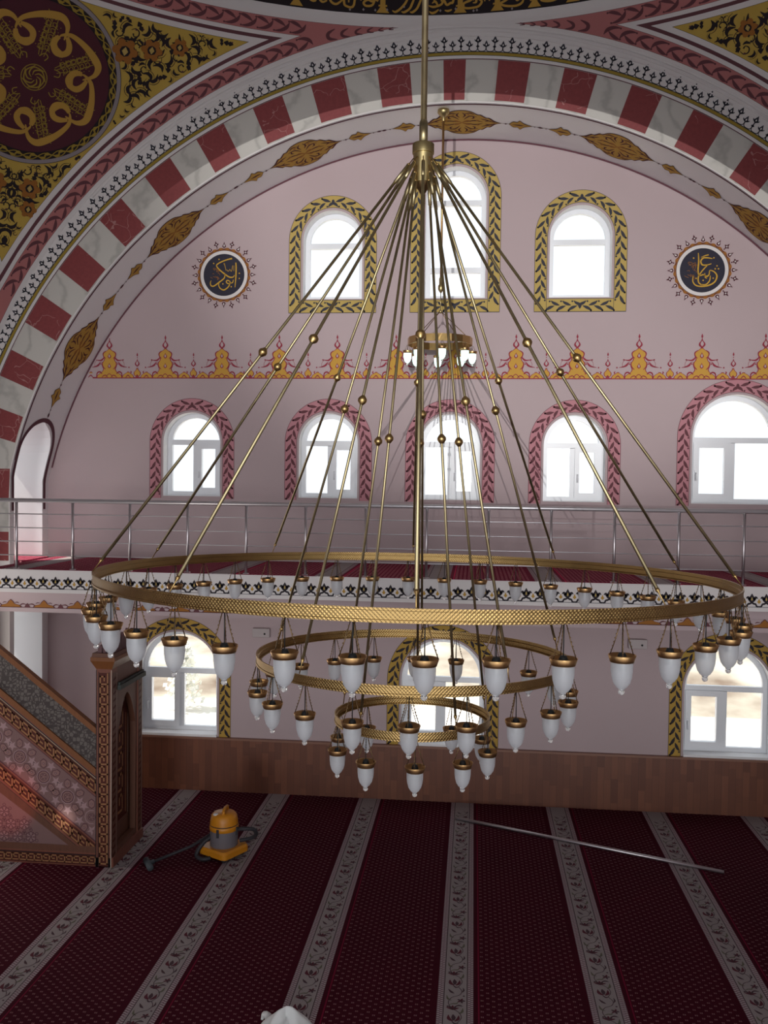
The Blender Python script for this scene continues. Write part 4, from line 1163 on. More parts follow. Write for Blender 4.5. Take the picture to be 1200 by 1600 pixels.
# ------------------------------------------------------------------ pulpit with stair (minbar)
MX, MY0, MY1 = -3.752, 9.146, 10.01          # portal front plane, near side, far side
def minbar():
    t = empty('pulpit', (-4.6, 9.57, FZ), 'carved wooden mosque pulpit with sloping stair and arched gateway, at the left', 'pulpit')
    SL = .768; XL = -3.925; XE = -5.86
    zt = lambda z0, u: z0 + SL * u
    KD, KG, WR, WO, BL, WH, SB, SL_, SP, SN, WD = range(11)
    mats = [M['keydark'], M['keygold'], M['wred'], M['worange'], M['blackline'], M['whiteline'], M['starbase'], M['starlite'], M['starpetal'], M['starline'], M['wdark']]
    ue = XL - XE
    # body: two cheek walls and treads between
    def cheek(y0, y1, name):
        b = MB()
        for y in (y0, y1): pass
        pr = [(XL, FZ), (XL, zt(-3.12, 0)), (XE, zt(-3.12, ue)), (XE, FZ)]
        n = len(pr)
        b.add([(x, y0, z) for x, z in pr] + [(x, y1, z) for x, z in pr],
              [(0, 1, 2, 3), (7, 6, 5, 4)] + [(i, i + 4, (i+1) % 4 + 4, (i+1) % 4) for i in range(4)])
        return b.build(name, M['wred'], t)
    side = cheek(MY0, MY0 + .06, 'side_panel'); cheek(MY1 - .06, MY1, 'side_panel')
    b = MB(); k = 0; x = XL
    while x > XE + .2:
        b.box(max(x - .26, XE), x, MY0 + .06, MY1 - .06, FZ, FZ + .12 + .2 * k); x -= .26; k += 1
    b.build('stair_steps', M['carpet'], t)
    for y0, y1 in ((MY0, MY0 + .05),):
        def sl(z0, z1, name, m, ya, yb):
            b = MB(); b.add([(XL, ya, z0), (XE, ya, zt(z0, ue)), (XE, ya, zt(z1, ue)), (XL, ya, z1), (XL, yb, z0), (XE, yb, zt(z0, ue)), (XE, yb, zt(z1, ue)), (XL, yb, z1)],
                            [(0,1,2,3),(7,6,5,4),(0,4,5,1),(1,5,6,2),(2,6,7,3),(3,7,4,0)])
            return b.build(name, m, t)
        sl(-3.125, -3.055, 'lower_rail', M['worange'], y0 - .012, y1 + .012)
        sl(-3.055, -2.685, 'lattice_panel', M['lattice'], y0 + .012, y1 - .012)
        sl(-2.688, -2.62, 'handrail', M['worange'], y0 - .012, y1 + .012)
    # painted inlay on the near cheek: u to the left from the portal, v = height along the slope
    def sfn(u, v, h): return (XL - u, MY0 - .001 - h, v + SL * u)
    P = Paint(sfn, .001)
    def band(z0, z1, m, h): P.rect(0, ue, z0, z1, m, h)
    def flat(u0, u1, z0, z1, m, h): P.quad([(u0, z0 - SL*u0), (u1, z0 - SL*u1), (u1, z1 - SL*u1), (u0, z1 - SL*u0)], m, h)
    band(-3.145, -3.128, WR, 3); band(-3.158, -3.145, BL, 3); band(-3.166, -3.158, WH, 3)
    def key(fn, L, W, q, m, h):
        """meander of unit q along L, in a band of width W: fn(a, b) with b in 0..W"""
        n = max(1, int(round(L / q))); q = L / n; w_ = W * .15
        def bar(a0, b0, a1, b1):
            a0, a1 = sorted((a0, a1)); b0, b1 = sorted((b0, b1))
            P.quad([fn(a0 - w_/2, b0 - w_/2), fn(a1 + w_/2, b0 - w_/2), fn(a1 + w_/2, b1 + w_/2), fn(a0 - w_/2, b1 + w_/2)], m, h)
        lo, hi, md = W * .12, W * .88, W * .5
        for i in range(n):
            a = i * q + w_ * .5; e = a + q * .74
            bar(a, lo, a, hi); bar(a, hi, e, hi); bar(e, hi, e, md * .95); bar(a + q * .36, md * .95, e, md * .95)
            bar(a, lo, a + q, lo)
    # upper key band, star panel, lower key band
    band(-3.345, -3.166, KD, 4); band(-3.172, -3.166, KG, 5); band(-3.182, -3.175, BL, 5)
    key(lambda a, b_: (a * .793, -3.325 + b_ / .793 * .82), ue / .793, .13, .115, KG, 6)
    band(-3.352, -3.33, WR, 5); band(-3.362, -3.352, SN, 5)
    band(-3.83, -3.345, SB, 1)
    band(-3.842, -3.828, SN, 5); band(-3.862, -3.842, WR, 5); band(-4.04, -3.862, KD, 4)
    key(lambda a, b_: (a * .793, -4.018 + b_ / .793 * .82), ue / .793, .13, .115, KG, 6)
    band(-4.05, -4.02, WR, 5); band(-4.056, -4.05, BL, 5); band(-4.24, -4.056, WD, 3); band(-6.2, -4.24, SB, 1)
    # star-and-rosette network (unsheared coordinates)
    def star_net():
        q = Paint(lambda u, v, h: (XL - u, MY0 - .001 - h, v), P.step)
        d = Vector((1, SL)).normalized(); nrm = Vector((-SL, 1)).normalized()
        for i in range(-1, 12):
            for j in (-1, 0, 1):
                ctr = d * (.06 + .335 * i + .1675 * (j % 2)) + nrm * (.26 * j) + Vector((0, -3.61))
                if not (-.1 < ctr.x < ue + .1): continue
                if -3.3 < ctr.y - SL * ctr.x or ctr.y - SL * ctr.x < -3.9: continue
                cx, cy = ctr
                q.ring(cx, cy, .070, .078, SL_, 3, 10); q.disc(cx, cy, .070, SN, 2, 10); q.disc(cx, cy, .060, SP, 3, 10); q.ring(cx, cy, .036, .042, SN, 4, 10)
                for k in range(5): q.disc(cx + .022 * cos(k * 1.257), cy + .022 * sin(k * 1.257), .008, SN, 4, 6)
                for k in range(10):
                    a = 2 * PI * k / 10 + .3
                    ox, oy = cx + .142 * cos(a), cy + .142 * sin(a)
                    if k % 2 == 0:
                        hx = [(.0, .055), (.034, .03), (.034, -.03), (0, -.055), (-.034, -.03), (-.034, .03)]
                        c_, s_ = cos(a - PI/2), sin(a - PI/2)
                        for sc_, mm, hh in ((1.0, SN, 2), (.82, SP, 3)):
                            q.quad([(ox + (x * c_ - y * s_) * sc_, oy + (x * s_ + y * c_) * sc_) for x, y in hx], mm, hh)
                        q.disc(ox, oy, .012, SN, 4, 6); q.disc(ox, oy, .007, SL_, 5, 6)
                    else:
                        st = [((.056 if m % 2 == 0 else .024) * cos(a + PI * m / 5), (.056 if m % 2 == 0 else .024) * sin(a + PI * m / 5)) for m in range(10)]
                        for m in range(10):
                            p1, p2 = st[m], st[(m+1) % 10]; q.quad([(ox, oy), (ox + p1[0], oy + p1[1]), (ox + p2[0], oy + p2[1])], SL_, 3)
        P.add(q.v, q.f); P.m[-len(q.m):] = q.m
    star_net()
    # lower triangle: fine sunburst tracery
    q = Paint(lambda u, v, h: (XL - u, MY0 - .001 - h, v), P.step)
    for i in range(0, 14):
        for j in range(0, 11):
            cx, cy = .42 + .15 * i + (.075 if j % 2 else 0), -3.82 + .13 * j
            if cy > -4.25 + SL * cx - .03 or cx > ue - .1: continue
            for k in range(12):
                a = PI * k / 6
                q.ribbon([(cx + .012 * cos(a), cy + .012 * sin(a)), (cx + .052 * cos(a), cy + .052 * sin(a))], .006, SL_ if k % 2 else SN, 2, n=1)
            q.ring(cx, cy, .052, .058, SN, 2, 12); q.ring(cx, cy, .008, .014, SN, 2, 8)
            for k in range(6):
                a = PI * k / 3 + .52; q.ring(cx + .075 * cos(a), cy + .075 * sin(a), .013, .018, SN, 2, 7)
    P.add(q.v, q.f); P.m[-len(q.m):] = q.m
    # clip everything painted so far to the cheek
    keep = []
    fs = []; ms = []; sm = []
    for f, m_, s_ in zip(P.f, P.m, P.sm):
        if all(XE - .001 <= P.v[i][0] <= XL + .001 and P.v[i][2] < -3.12 + SL * (XL - P.v[i][0]) for i in f): fs.append(f); ms.append(m_); sm.append(s_)
    # long bands reach below the floor near the portal; trim them with the base board drawn on top
    P.f, P.m, P.sm = fs, ms, sm
    for i, v in enumerate(P.v):
        if v[2] < FZ + .002: P.v[i] = (v[0], v[1], FZ + .002)
    flat(0, ue, FZ + .002, -3.965, KD, 7); flat(0, ue, -3.972, -3.955, WR, 8); flat(0, ue, -3.955, -3.885, WD, 7); flat(0, ue, -3.984, -3.976, BL, 8)
    key(lambda a, b_: (a, (FZ + .025 + b_) - SL * a), ue, .085, .085, KG, 9)
    flat(0, ue, FZ + .002, FZ + .014, WR, 9)
    P.build('inlay_pattern', mats, side)
    # gateway: two posts on the near and far side, crown, arch
    gx0 = XL
    for y0, y1 in ((MY0 - .012, MY0 + .13), (MY1 - .13, MY1)):
        b = MB(); b.box(gx0, MX, y0, y1, FZ, -1.99)
        post = b.build('gate_post', M['wred'], t)
        if y0 < MY0 + .01:
            P = Paint(lambda u, v, h: (gx0 + u, y0 - .001 - h, v), .001)
            P.rect(.034, .139, FZ + .01, -2.03, KD, 2); P.rect(0, .008, FZ, -2.0, BL, 2); P.rect(.026, .032, FZ, -2.02, BL, 3); P.rect(.141, .147, FZ, -2.02, BL, 3); P.rect(.162, .173, FZ, -2.0, WH, 2)
            key(lambda a, b_: (.139 - b_ , FZ + .03 + a), 2.02, .105, .105, KG, 3)
            P.build('key_pattern', mats, post)
        P = Paint(lambda u, v, h: (MX + .001 + h, y0 + u, v), .001); w_ = y1 - y0
        P.rect(.012, w_ - .02, FZ + .05, -2.03, WD, 1); P.rect(w_ - .02, w_ - .012, FZ + .1, -2.05, WH, 2)
        z = FZ + .1; 
        while z < -2.1: P.quad([(.03, z), (w_ - .045, z + .02), (w_ - .045, z + .045), (.03, z + .025)], KD, 2); z += .075
        P.build('carved_strip', mats, post)
    # arched panel between the posts (with thickness)
    ya, yb = MY0 + .13, MY1 - .13; yc = (ya + yb) / 2; hw = (yb - ya) / 2 - .05
    arch = []
    zs_, ztop = -2.72, -2.33
    for i in range(17):
        s_ = i / 16; a = -1 + 2 * s_
        arch.append((yc + hw * a, zs_ + (ztop - zs_) * (1 - abs(a) ** 1.7)))
    loops = [[Vector((ya, FZ + .06, 0)), Vector((yb, FZ + .06, 0)), Vector((yb, -1.95, 0)), Vector((ya, -1.95, 0))],
             [Vector((yc - hw, FZ + .16, 0))] + [Vector((y, z, 0)) for y, z in arch] + [Vector((yc + hw, FZ + .16, 0))]]
    tr = tessellate_polygon(loops); fl = [p for l in loops for p in l]
    b = MB()
    for x in (MX - .01, MX - .07): b.add([(x, p.x, p.y) for p in fl], [tuple(f) for f in tr])
    ol = loops[1]
    for i in range(len(ol)):
        p, q_ = ol[i], ol[(i+1) % len(ol)]
        b.add([(MX - .01, p.x, p.y), (MX - .01, q_.x, q_.y), (MX - .07, q_.x, q_.y), (MX - .07, p.x, p.y)], [(0, 1, 2, 3)])
    b.build('gate_arch', M['wdark'], t)
    b = MB(); b.box(MX - .12, MX + .035, ya + .01, MY1 + .02, -2.24, -2.19); b.box(MX - .12, MX + .02, ya + .03, MY1, -2.19, -2.165); b.build('gate_lintel', M['green'], t)
    # recessed door leaf with a key-pattern strip under a pointed head
    b = MB(); xd = MX - .09; b.box(xd - .03, xd, ya + .01, yb - .01, FZ + .12, -2.26); leaf = b.build('gate_door', M['wdark'], t)
    P = Paint(lambda u, v, h: (xd + .001 + h, yc + u, v), .001)
    hw2 = .20
    P.rect(-hw2 - .03, -hw2 - .015, FZ + .35, -2.62, WH, 2); P.rect(hw2 + .015, hw2 + .03, FZ + .35, -2.62, WH, 2)
    P.rect(-hw2, hw2, FZ + .35, -2.62, KD, 2)
    P.profile([(-2.62, hw2), (-2.54, hw2 * .9), (-2.46, hw2 * .6), (-2.40, .01)], KD, 2)
    key(lambda a, b_: (-.11 + b_, FZ + .42 + a), 1.42, .20, .22, KG, 3)
    P.rect(-.17, -.15, FZ + .38, -2.6, KG, 3); P.rect(.15, .17, FZ + .38, -2.6, KG, 3)
    P.build('key_pattern', mats, leaf)
    # crown: flared capital, frieze board and cresting
    b = MB()
    def fr(z0, z1, e0, e1):
        v = [(gx0 - e0, MY0 - .012 - e0, z0), (MX + e0, MY0 - .012 - e0, z0), (MX + e0, MY1 + e0, z0), (gx0 - e0, MY1 + e0, z0),
             (gx0 - e1, MY0 - .012 - e1, z1), (MX + e1, MY0 - .012 - e1, z1), (MX + e1, MY1 + e1, z1), (gx0 - e1, MY1 + e1, z1)]
        b.add(v, [(0,3,2,1),(4,5,6,7),(0,1,5,4),(1,2,6,5),(2,3,7,6),(3,0,4,7)])
    fr(-1.99, -1.90, .0, .045); fr(-1.90, -1.86, .045, .045)
    b.build('gate_capital', M['worange'], t)
    b = MB(); fr(-1.86, -1.82, .035, .03); b.build('gate_cornice', M['wdark'], t)
    # cresting: a row of small arches fading to a point in the middle
    b = MB()
    n = 7
    for side_ in range(2):
        if side_ == 0:
            for i in range(3):
                x = lerp(gx0 + .02, MX - .02, (i + .5) / 3); pts = [(x - .028, -1.82), (x + .028, -1.82), (x + .026, -1.77), (x, -1.735), (x - .026, -1.77)]
                b.add([(p[0], MY0 - .005, p[1]) for p in pts] + [(p[0], MY0 + .03, p[1]) for p in pts], [(0,1,2,3,4),(9,8,7,6,5)] + [(j, j+5, (j+1) % 5 + 5, (j+1) % 5) for j in range(5)])
        else:
            for i in range(n):
                y = lerp(MY0 + .03, MY1 - .03, i / (n - 1)); hgt = .13 + .07 * (1 - abs(i - 3) / 3)
                pts = [(y - .066, -1.82), (y + .066, -1.82), (y + .06, -1.82 + hgt * .6), (y, -1.82 + hgt), (y - .06, -1.82 + hgt * .6)]
                b.add([(MX - .03, p[0], p[1]) for p in pts] + [(MX + .01, p[0], p[1]) for p in pts], [(0,1,2,3,4),(9,8,7,6,5)] + [(j, j+5, (j+1) % 5 + 5, (j+1) % 5) for j in range(5)])
    b.build('gate_cresting', mat('cresting_plum', (.14, .075, .08), .6), t)
    b = MB(); b.box(gx0, MX + .02, MY0 - .012, MY1, FZ, FZ + .10); b.build('gate_threshold', M['wred'], t)
minbar()

# ------------------------------------------------------------------ chandeliers
def lamp_proto(parent, loc, lit=False, s=1.0):
    """glass cup at the origin of its rim; children hang from / clamp it"""
    def L(p): return tuple(x * s for x in p)
    g = MB()
    prof = [(.0415, -.004), (.043, -.02), (.0425, -.045), (.0395, -.07), (.033, -.093), (.022, -.110), (.012, -.118), (.0085, -.122)]
    g.lathe([(r * s, z * s) for r, z in prof], (0, 0, 0), 22)
    glass = g.build('glass_lamp', M['lit'] if lit else M['frost']); glass.parent = parent; glass.location = loc
    r = MB(); r.lathe([(k * s, z * s) for k, z in [(.036, -.012), (.046, -.012), (.0485, -.004), (.0545, .014), (.0535, .017), (.0505, .015), (.045, .0), (.036, -.006), (.014, -.004)]], (0, 0, 0), 28)
    rim = r.build('brass_rim', M['brassrim'])
    f = MB(); f.ball((0, 0, -.1305 * s), .0125 * s, 10); f.lathe([(.0085 * s, -.117 * s), (.0135 * s, -.1205 * s), (.0085 * s, -.124 * s)], (0, 0, 0), 14); fin = f.build('crystal_finial', M['crystal'])
    kk = MB(); kk.lathe([(.001, .024), (.012, .024), (.017, .012), (.019, -.006), (.017, -.045), (.001, -.046)], (0, 0, 0), 14)
    sock = kk.build('lamp_socket', M['dark'])
    for o in (rim, fin, sock): o.parent = glass
    return glass
def lamp_hang(glass, H, name='hanging_chain', n=3, r=.0021):
    c = MB()
    for k in range(n):
        a = 2 * PI * k / n + .5
        c.tube([(.051 * cos(a), .051 * sin(a), .014), (.030 * cos(a), .030 * sin(a), H * .5), (.010 * cos(a), .010 * sin(a), H)], r, 5)
        m_ = int(H / .016)
        for j in range(1, m_):
            t = j / m_; rr = lerp(.051, .010, t); c.ball((rr * cos(a), rr * sin(a), lerp(.014, H, t)), r * 1.7, 3)
    o = c.build(name, M['bronze']); o.parent = glass
    d = MB(); d.tube([(0, 0, .02), (0, 0, H + .004)], .0023, 6); o2 = d.build('lamp_cord', M['dark']); o2.parent = glass
def copy_tree(o, parent):
    c = o.copy(); COL.objects.link(c); c.parent = parent
    for ch in o.children: copy_tree(ch, c)
    return c

RINGS = [  # z of top edge, radius, tilt x, tilt y, lamps, first lamp angle, lamp rim level, rods, first rod angle, label
 (-.489, 1.712, -.0138, -.0294, 40, -1.0100, -.689, 10, rad(4.0), 'largest brass ring', .056),
 (-.947, .868, -.006, -.008, 20, -1.522, -1.146, 5, PI, 'middle brass ring', .050),
 (-1.283, .432, .0, -.005, 10, .108, -1.473, 5, PI, 'smallest brass ring', .048)]
def chandelier():
    cx, cy = CX - .035, CY
    t = empty('chandelier', (cx, cy, -1.7), 'huge three-ringed brass chandelier with frosted glass cups, hanging on long rods', 'chandelier')
    LT = wl(t)
    hx = CX - .018
    b = MB(); b.tube([(hx, cy, 1.86), (hx, cy, 10.98)], .0175, 16); b.tube([(hx, cy, 1.86), (hx, cy, 1.985)], .0235, 16); b.lathe([(.0235, 1.985), (.0175, 2.0)], (hx, cy, 0), 16)
    b.build('ceiling_rod', M['brassrod'], t)
    b = MB(); 
    for q in ([(.02, 1.868), (.058, 1.868)], [(.058, 1.868), (.060, 1.866), (.060, 1.815)], [(.060, 1.815), (.054, 1.813)], [(.054, 1.813), (.054, 1.655)], [(.054, 1.655), (.045, 1.653)]): b.lathe(q, (hx, cy, 0), 28)
    hub = b.build('hub', M['brasshub'], t)
    b = MB(); b.lathe([(.050, 1.656), (.046, 1.646), (.004, 1.588), (.0001, 1.586)], (hx, cy, 0), 24); b.build('hub_cone', M['bronze'], hub)
    glass0 = {}
    for ri, (zt, R, tx, ty, nl, a0, zr, nr, r0, lab, hgt) in enumerate(RINGS):
        def Z(x, y, z): return z + tx * (x - cx) / R + ty * (y - cy) / R
        # ring: stamped outer band with inward shelf
        b = MB(); n = 180
        prof = [(.003, 0), (.003, -.010), (.0, -.012), (.0, -hgt + .012), (.004, -hgt + .010), (.004, -hgt), (-.022, -hgt), (-.022, -hgt + .004), (-.004, -hgt + .006), (-.004, -hgt * .45), (-.012, -hgt * .45), (-.012, -hgt * .45 + .004), (-.004, -hgt * .45 + .006), (-.004, 0)]
        k = len(prof); vs = []
        for i in range(n):
            a = 2 * PI * i / n
            for dr, dz in prof:
                x, y = cx + (R + dr) * sin(a), cy - (R + dr) * cos(a); vs.append((x, y, Z(x, y, zt + dz)))
        fs = [(i*k+j, i*k+(j+1) % k, ((i+1) % n)*k+(j+1) % k, ((i+1) % n)*k+j) for i in range(n) for j in range(k)]
        b.add(vs, fs)
        b.sm = [False] * len(b.f)
        ring = b.build('brass_ring', brass(f'stamped_brass_{ri}', (.43, .285, .115), .36, stamp=round(R * 2 * PI / .017)), t)
        ring['label'] = lab
        # object centre on the ring axis so the stamp follows it
        for v in ring.data.vertices: v.co.z -= 0
        H = zt - hgt - zr
        # lamps
        for i in range(nl):
            a = a0 + 2 * PI * i / nl; x, y = cx + R * sin(a), cy - R * cos(a); z = Z(x, y, zr)
            if ri not in glass0:
                g = lamp_proto(t, (x - LT.x, y - LT.y, z - LT.z)); lamp_hang(g, H); glass0[ri] = g
            else:
                g = copy_tree(glass0[ri], t); g.location = (x - LT.x, y - LT.y, z - LT.z); g.rotation_euler.z = i * .83
        # suspension rods with a bead half-way
        for i in range(nr):
            a = r0 + 2 * PI * i / nr; hr = .056; hz = (1.785, 1.74, 1.70)[ri]
            p0 = Vector((hx + hr * sin(a), cy - hr * cos(a), hz)); x, y = cx + (R - .002) * sin(a), cy - (R - .002) * cos(a); p1 = Vector((x, y, Z(x, y, zt + .002)))
            d = (p1 - p0); e0 = p0 + d * (.05 / d.length); e1 = p1 - d * (.075 / d.length)
            b = MB(); b.tube([e0, e1], .0082 if ri == 0 else .0075, 10)
            b.tube([e0 - d * .0, e0 + d * .045], .0100, 8)
            rod = b.build('support_rod', M['brassrod'], t)
            s_ = d.normalized()
            for c_, q_ in ((e0, p0), (e1, p1)):
                b = MB(); b.tube([c_, lerp(c_, q_, .12), lerp(c_, q_, .3), q_], [.0095, .0095, .0032, .003], 8); b.build('rod_hook', M['brass'], rod)
            b = MB(); mid = p0 + d * .49
            u = s_.orthogonal().normalized(); w_ = s_.cross(u); pr = [(.0085, -.026), (.012, -.022), (.0225, -.008), (.0235, 0), (.0225, .008), (.012, .022), (.0085, .026)]
            vs = []; m_ = 14
            for r_, q in pr:
                for j in range(m_): vs.append(mid + s_ * q + (u * cos(2*PI*j/m_) + w_ * sin(2*PI*j/m_)) * r_ * 1.02)
            b.add(vs, [(i_*m_+j, i_*m_+(j+1) % m_, (i_+1)*m_+(j+1) % m_, (i_+1)*m_+j) for i_ in range(len(pr)-1) for j in range(m_)], 0, True)
            b.build('rod_bead', M['brass'], rod)
chandelier()

def small_chandelier():
    cx, cy = CX - .14, 10.85; zc = 4.395
    t = empty('chandelier', (cx, cy, 1.45), 'small brass ring chandelier with lit greenish-white lamps, hanging from the far arch', 'chandelier')
    LT = wl(t)
    b = MB(); b.tube([(cx, cy, zc - .05), (cx, cy, 2.42)], .014, 10); b.build('ceiling_rod', M['brassrim'], t)
    b = MB(); b.lathe([(.001, .03), (.07, .03), (.072, -.002), (.05, -.03), (.022, -.05), (.014, -.10)], (cx, cy, zc - .01), 20); b.build('ceiling_canopy', M['brasshub'], t)
    b = MB(); b.lathe([(.014, 2.46), (.022, 2.44), (.022, 2.37), (.034, 2.355), (.034, 2.31), (.018, 2.285), (.001, 2.262)], (cx, cy, 0), 14); b.tube([(cx, cy, 2.28), (cx, cy, 2.06)], .005, 6); b.ball((cx, cy, 2.05), .022, 8); b.build('hub', M['brasshub'], t)
    R = .385; zt = 1.735
    b = MB(); n = 16; k = 4; vs = []
    for i in range(n):
        a = 2 * PI * i / n
        for dr, dz in ((0, 0), (0, -.085), (-.012, -.085), (-.012, 0)): vs.append((cx + (R + dr) * sin(a), cy - (R + dr) * cos(a), zt + dz))
    b.add(vs, [(i*k+j, i*k+(j+1) % k, ((i+1) % n)*k+(j+1) % k, ((i+1) % n)*k+j) for i in range(n) for j in range(k)])
    b.build('brass_ring', M['brass'], t)
    for i in range(4):
        a = PI / 4 + i * PI / 2 + .1
        b = MB(); b.tube([(cx, cy, 2.06), (cx + R * sin(a), cy - R * cos(a), zt)], .0045, 6); b.build('support_chain', M['bronze'], t)
    g0 = None
    for i in range(8):
        a = .10 + 2 * PI * i / 8; p = (cx + R * sin(a) - LT.x, cy - R * cos(a) - LT.y, 1.565 - LT.z)
        if g0 is None: g0 = lamp_proto(t, p, True, 1.08); lamp_hang(g0, .085, r=.0018)
        else: g = copy_tree(g0, t); g.location = p
small_chandelier()

# ------------------------------------------------------------------ things on the floor and wall
def vacuum():
    x, y = -2.665, 9.60
    t = empty('vacuum_cleaner', (x, y, FZ), 'yellow and grey drum vacuum cleaner standing on the red carpet', 'vacuum cleaner')
    YEL = mat('vacuum_yellow', (.62, .235, .012), .4, spec=.5); GRY = mat('vacuum_grey', (.17, .15, .165), .5); DRK = mat('vacuum_hose_black', (.035, .032, .038), .5); BLU = mat('vacuum_nozzle_grey', (.07, .08, .09), .6)
    # square wheeled base, turned a little
    def rotp(px, py, a=-.5): return x + px * cos(a) - py * sin(a), y + px * sin(a) + py * cos(a)
    b = MB(); h = .19; vs = []
    out = []
    for cxx, cyy, a0 in ((h, h, 0), (-h, h, 90), (-h, -h, 180), (h, -h, 270)):
        for k in range(6): 
            a = rad(a0 + 18 * k); out.append((cxx * .78 + .05 * cos(a), cyy * .78 + .05 * sin(a)))
    n = len(out)
    for z, s_ in ((FZ + .045, 1.0), (FZ + .10, 1.0), (FZ + .125, .93)):
        for px, py in out: vs.append((*rotp(px * s_, py * s_), z))
    fs = [(l*n+i, l*n+(i+1) % n, (l+1)*n+(i+1) % n, (l+1)*n+i) for l in range(2) for i in range(n)] + [tuple(range(n))[::-1], tuple(2*n+i for i in range(n))]
    b.add(vs, fs); base = b.build('wheel_base', YEL, t)
    for px, py in ((h*.72, h*.72), (-h*.72, h*.72), (-h*.72, -h*.72), (h*.72, -h*.72)):
        w_ = MB(); q = rotp(px, py); w_.lathe([(.001, -.015), (.03, -.015), (.03, .015), (.001, .015)], (0, 0, 0), 14)
        w_.v = [(q[0] + v[0], q[1] + v[2], FZ + .030 + v[1]) for v in w_.v]; w_.build('castor_wheel', DRK, t)
    b = MB(); b.lathe([(.145, .115), (.150, .13), (.152, .26), (.150, .30)], (x, y, FZ), 32); b.build('dust_tank', GRY, t)
    b = MB(); b.lathe([(.150, .295), (.158, .30), (.158, .345), (.153, .350)], (x, y, FZ), 32); b.build('tank_band', YEL, t)
    b = MB(); b.lathe([(.152, .348), (.152, .362)], (x, y, FZ), 32); b.build('tank_seal', DRK, t)
    b = MB(); b.lathe([(.153, .360), (.150, .40), (.140, .45), (.115, .478), (.06, .488), (.001, .49)], (x, y, FZ), 32); head = b.build('motor_head', YEL, t)
    b = MB(); b.tube([(x + .02, y - .09, FZ + .47), (x + .015, y - .08, FZ + .515), (x + .01, y, FZ + .53), (x + .01, y + .09, FZ + .515), (x + .01, y + .10, FZ + .47)], .016, 10); b.build('carry_handle', YEL, head)
    b = MB(); b.ball((x - .07, y - .07, FZ + .475), .035, 8, 0, .35); b.build('switch_cap', mat('switch_white', (.7, .68, .66), .4), head)
    for a in (-1.75, -.3):
        b = MB(); cxx, cyy = x + .154 * cos(a), y + .154 * sin(a); b.box(cxx - .014, cxx + .014, cyy - .010, cyy + .010, FZ + .25, FZ + .34); b.build('latch_clip', DRK, t)
    # ribbed hose loop at the right and the stowed suction tube at the left
    pts = smooth([(x + .14, y - .02, FZ + .30), (x + .24, y - .02, FZ + .315), (x + .33, y + .02, FZ + .295), (x + .34, y + .06, FZ + .22), (x + .27, y + .08, FZ + .17), (x + .16, y + .06, FZ + .15)], 8)
    b = MB(); b.tube(pts, [.020 + .003 * (i % 2) for i in range(len(pts))], 10); b.build('ribbed_hose', DRK, t)
    pts = smooth([(x - .13, y - .06, FZ + .22), (x - .20, y - .10, FZ + .17), (x - .26, y - .16, FZ + .06), (x - .18, y - .20, FZ + .03), (x - .10, y - .17, FZ + .035)], 8)
    b = MB(); b.tube(pts, [.021 + .003 * (i % 2) for i in range(len(pts))], 10); b.build('ribbed_hose', DRK, t)
    b = MB(); b.tube([(x - .14, y - .03, FZ + .235), (x - .32, y - .16, FZ + .145), (x - .67, y - .37, FZ + .045)], [.017, .016, .016], 12); b.build('suction_tube', DRK, t)
    b = MB(); nx, ny = x - .705, y - .395
    b.tube([(nx + .05, ny + .03, FZ + .05), (nx - .005, ny - .005, FZ + .04)], .024, 10)
    b.tube([(nx + .055, ny - .10, FZ + .034), (nx - .005, ny, FZ + .034), (nx - .065, ny + .09, FZ + .034)], .034, 12)
    b.build('floor_nozzle', BLU, t)
vacuum()
b = MB(); b.tube([(-.157, 10.995, FZ + .022), (2.707, 9.812, FZ + .022)], .020, 14)
o = b.build('metal_pole', M['alu']); tag(o, 'long silvery metal pole lying across the red carpet', 'pole')
def cloth():
    b = MB(); n, m_ = 40, 26; vs = []
    x, y = -1.33, 6.52
    for i in range(n):
        a = 2 * PI * i / n; w_ = 1 + .12 * sin(3 * a + .4) + .06 * sin(7 * a)
        for j in range(m_):
            t = j / (m_ - 1); r = .20 * t * w_
            z = .16 * (1 - t ** 1.8) * (1 + .25 * sin(2 * a + 1)) + .012 * sin(5 * a + 6 * t) * t * (1 - t) * 4
            vs.append((x + r * cos(a) * 1.0, y + r * sin(a) * .9, FZ + .004 + max(z, 0)))
    fs = [(i*m_+j, ((i+1) % n)*m_+j, ((i+1) % n)*m_+j+1, i*m_+j+1) for i in range(n) for j in range(m_ - 1)]
    b.add(vs, fs, 0, True)
    # little tied ear
    b.tube(smooth([(x - .15, y + .10, FZ + .05), (x - .19, y + .13, FZ + .055), (x - .20, y + .09, FZ + .035)], 5), [.03, .03, .028, .026, .024, .022, .02, .018, .014, .012, .01], 8)
    o = b.build('cloth_bundle', mat('white_cotton', (.78, .78, .77), .9, bump=.3, bscale=25)); tag(o, 'crumpled white cloth bundle on a floral stripe of the carpet, at the bottom', 'cloth')
cloth()
for x, lab in ((-2.74, 'small cream wall speaker box left of the middle ground floor window, below the gallery'), (2.08, 'small cream wall speaker box right of the middle ground floor window, below the gallery')):
    t = empty('wall_speaker', (x, YW, -1.98), lab, 'speaker')
    b = MB(); b.box(x - .115, x + .115, YW - .075, YW - .001, -2.035, -1.915); b.build('speaker_case', M['box'], t, bevel=.008)
    b = MB(); b.lathe([(.001, 0), (.013, 0), (.013, .004)], (0, 0, 0), 14); b.v = [(x + .05 + v[0], YW - .0765 - v[2] * .2, -1.985 + v[1]) for v in b.v]; b.build('speaker_knob', M['dark'], t)

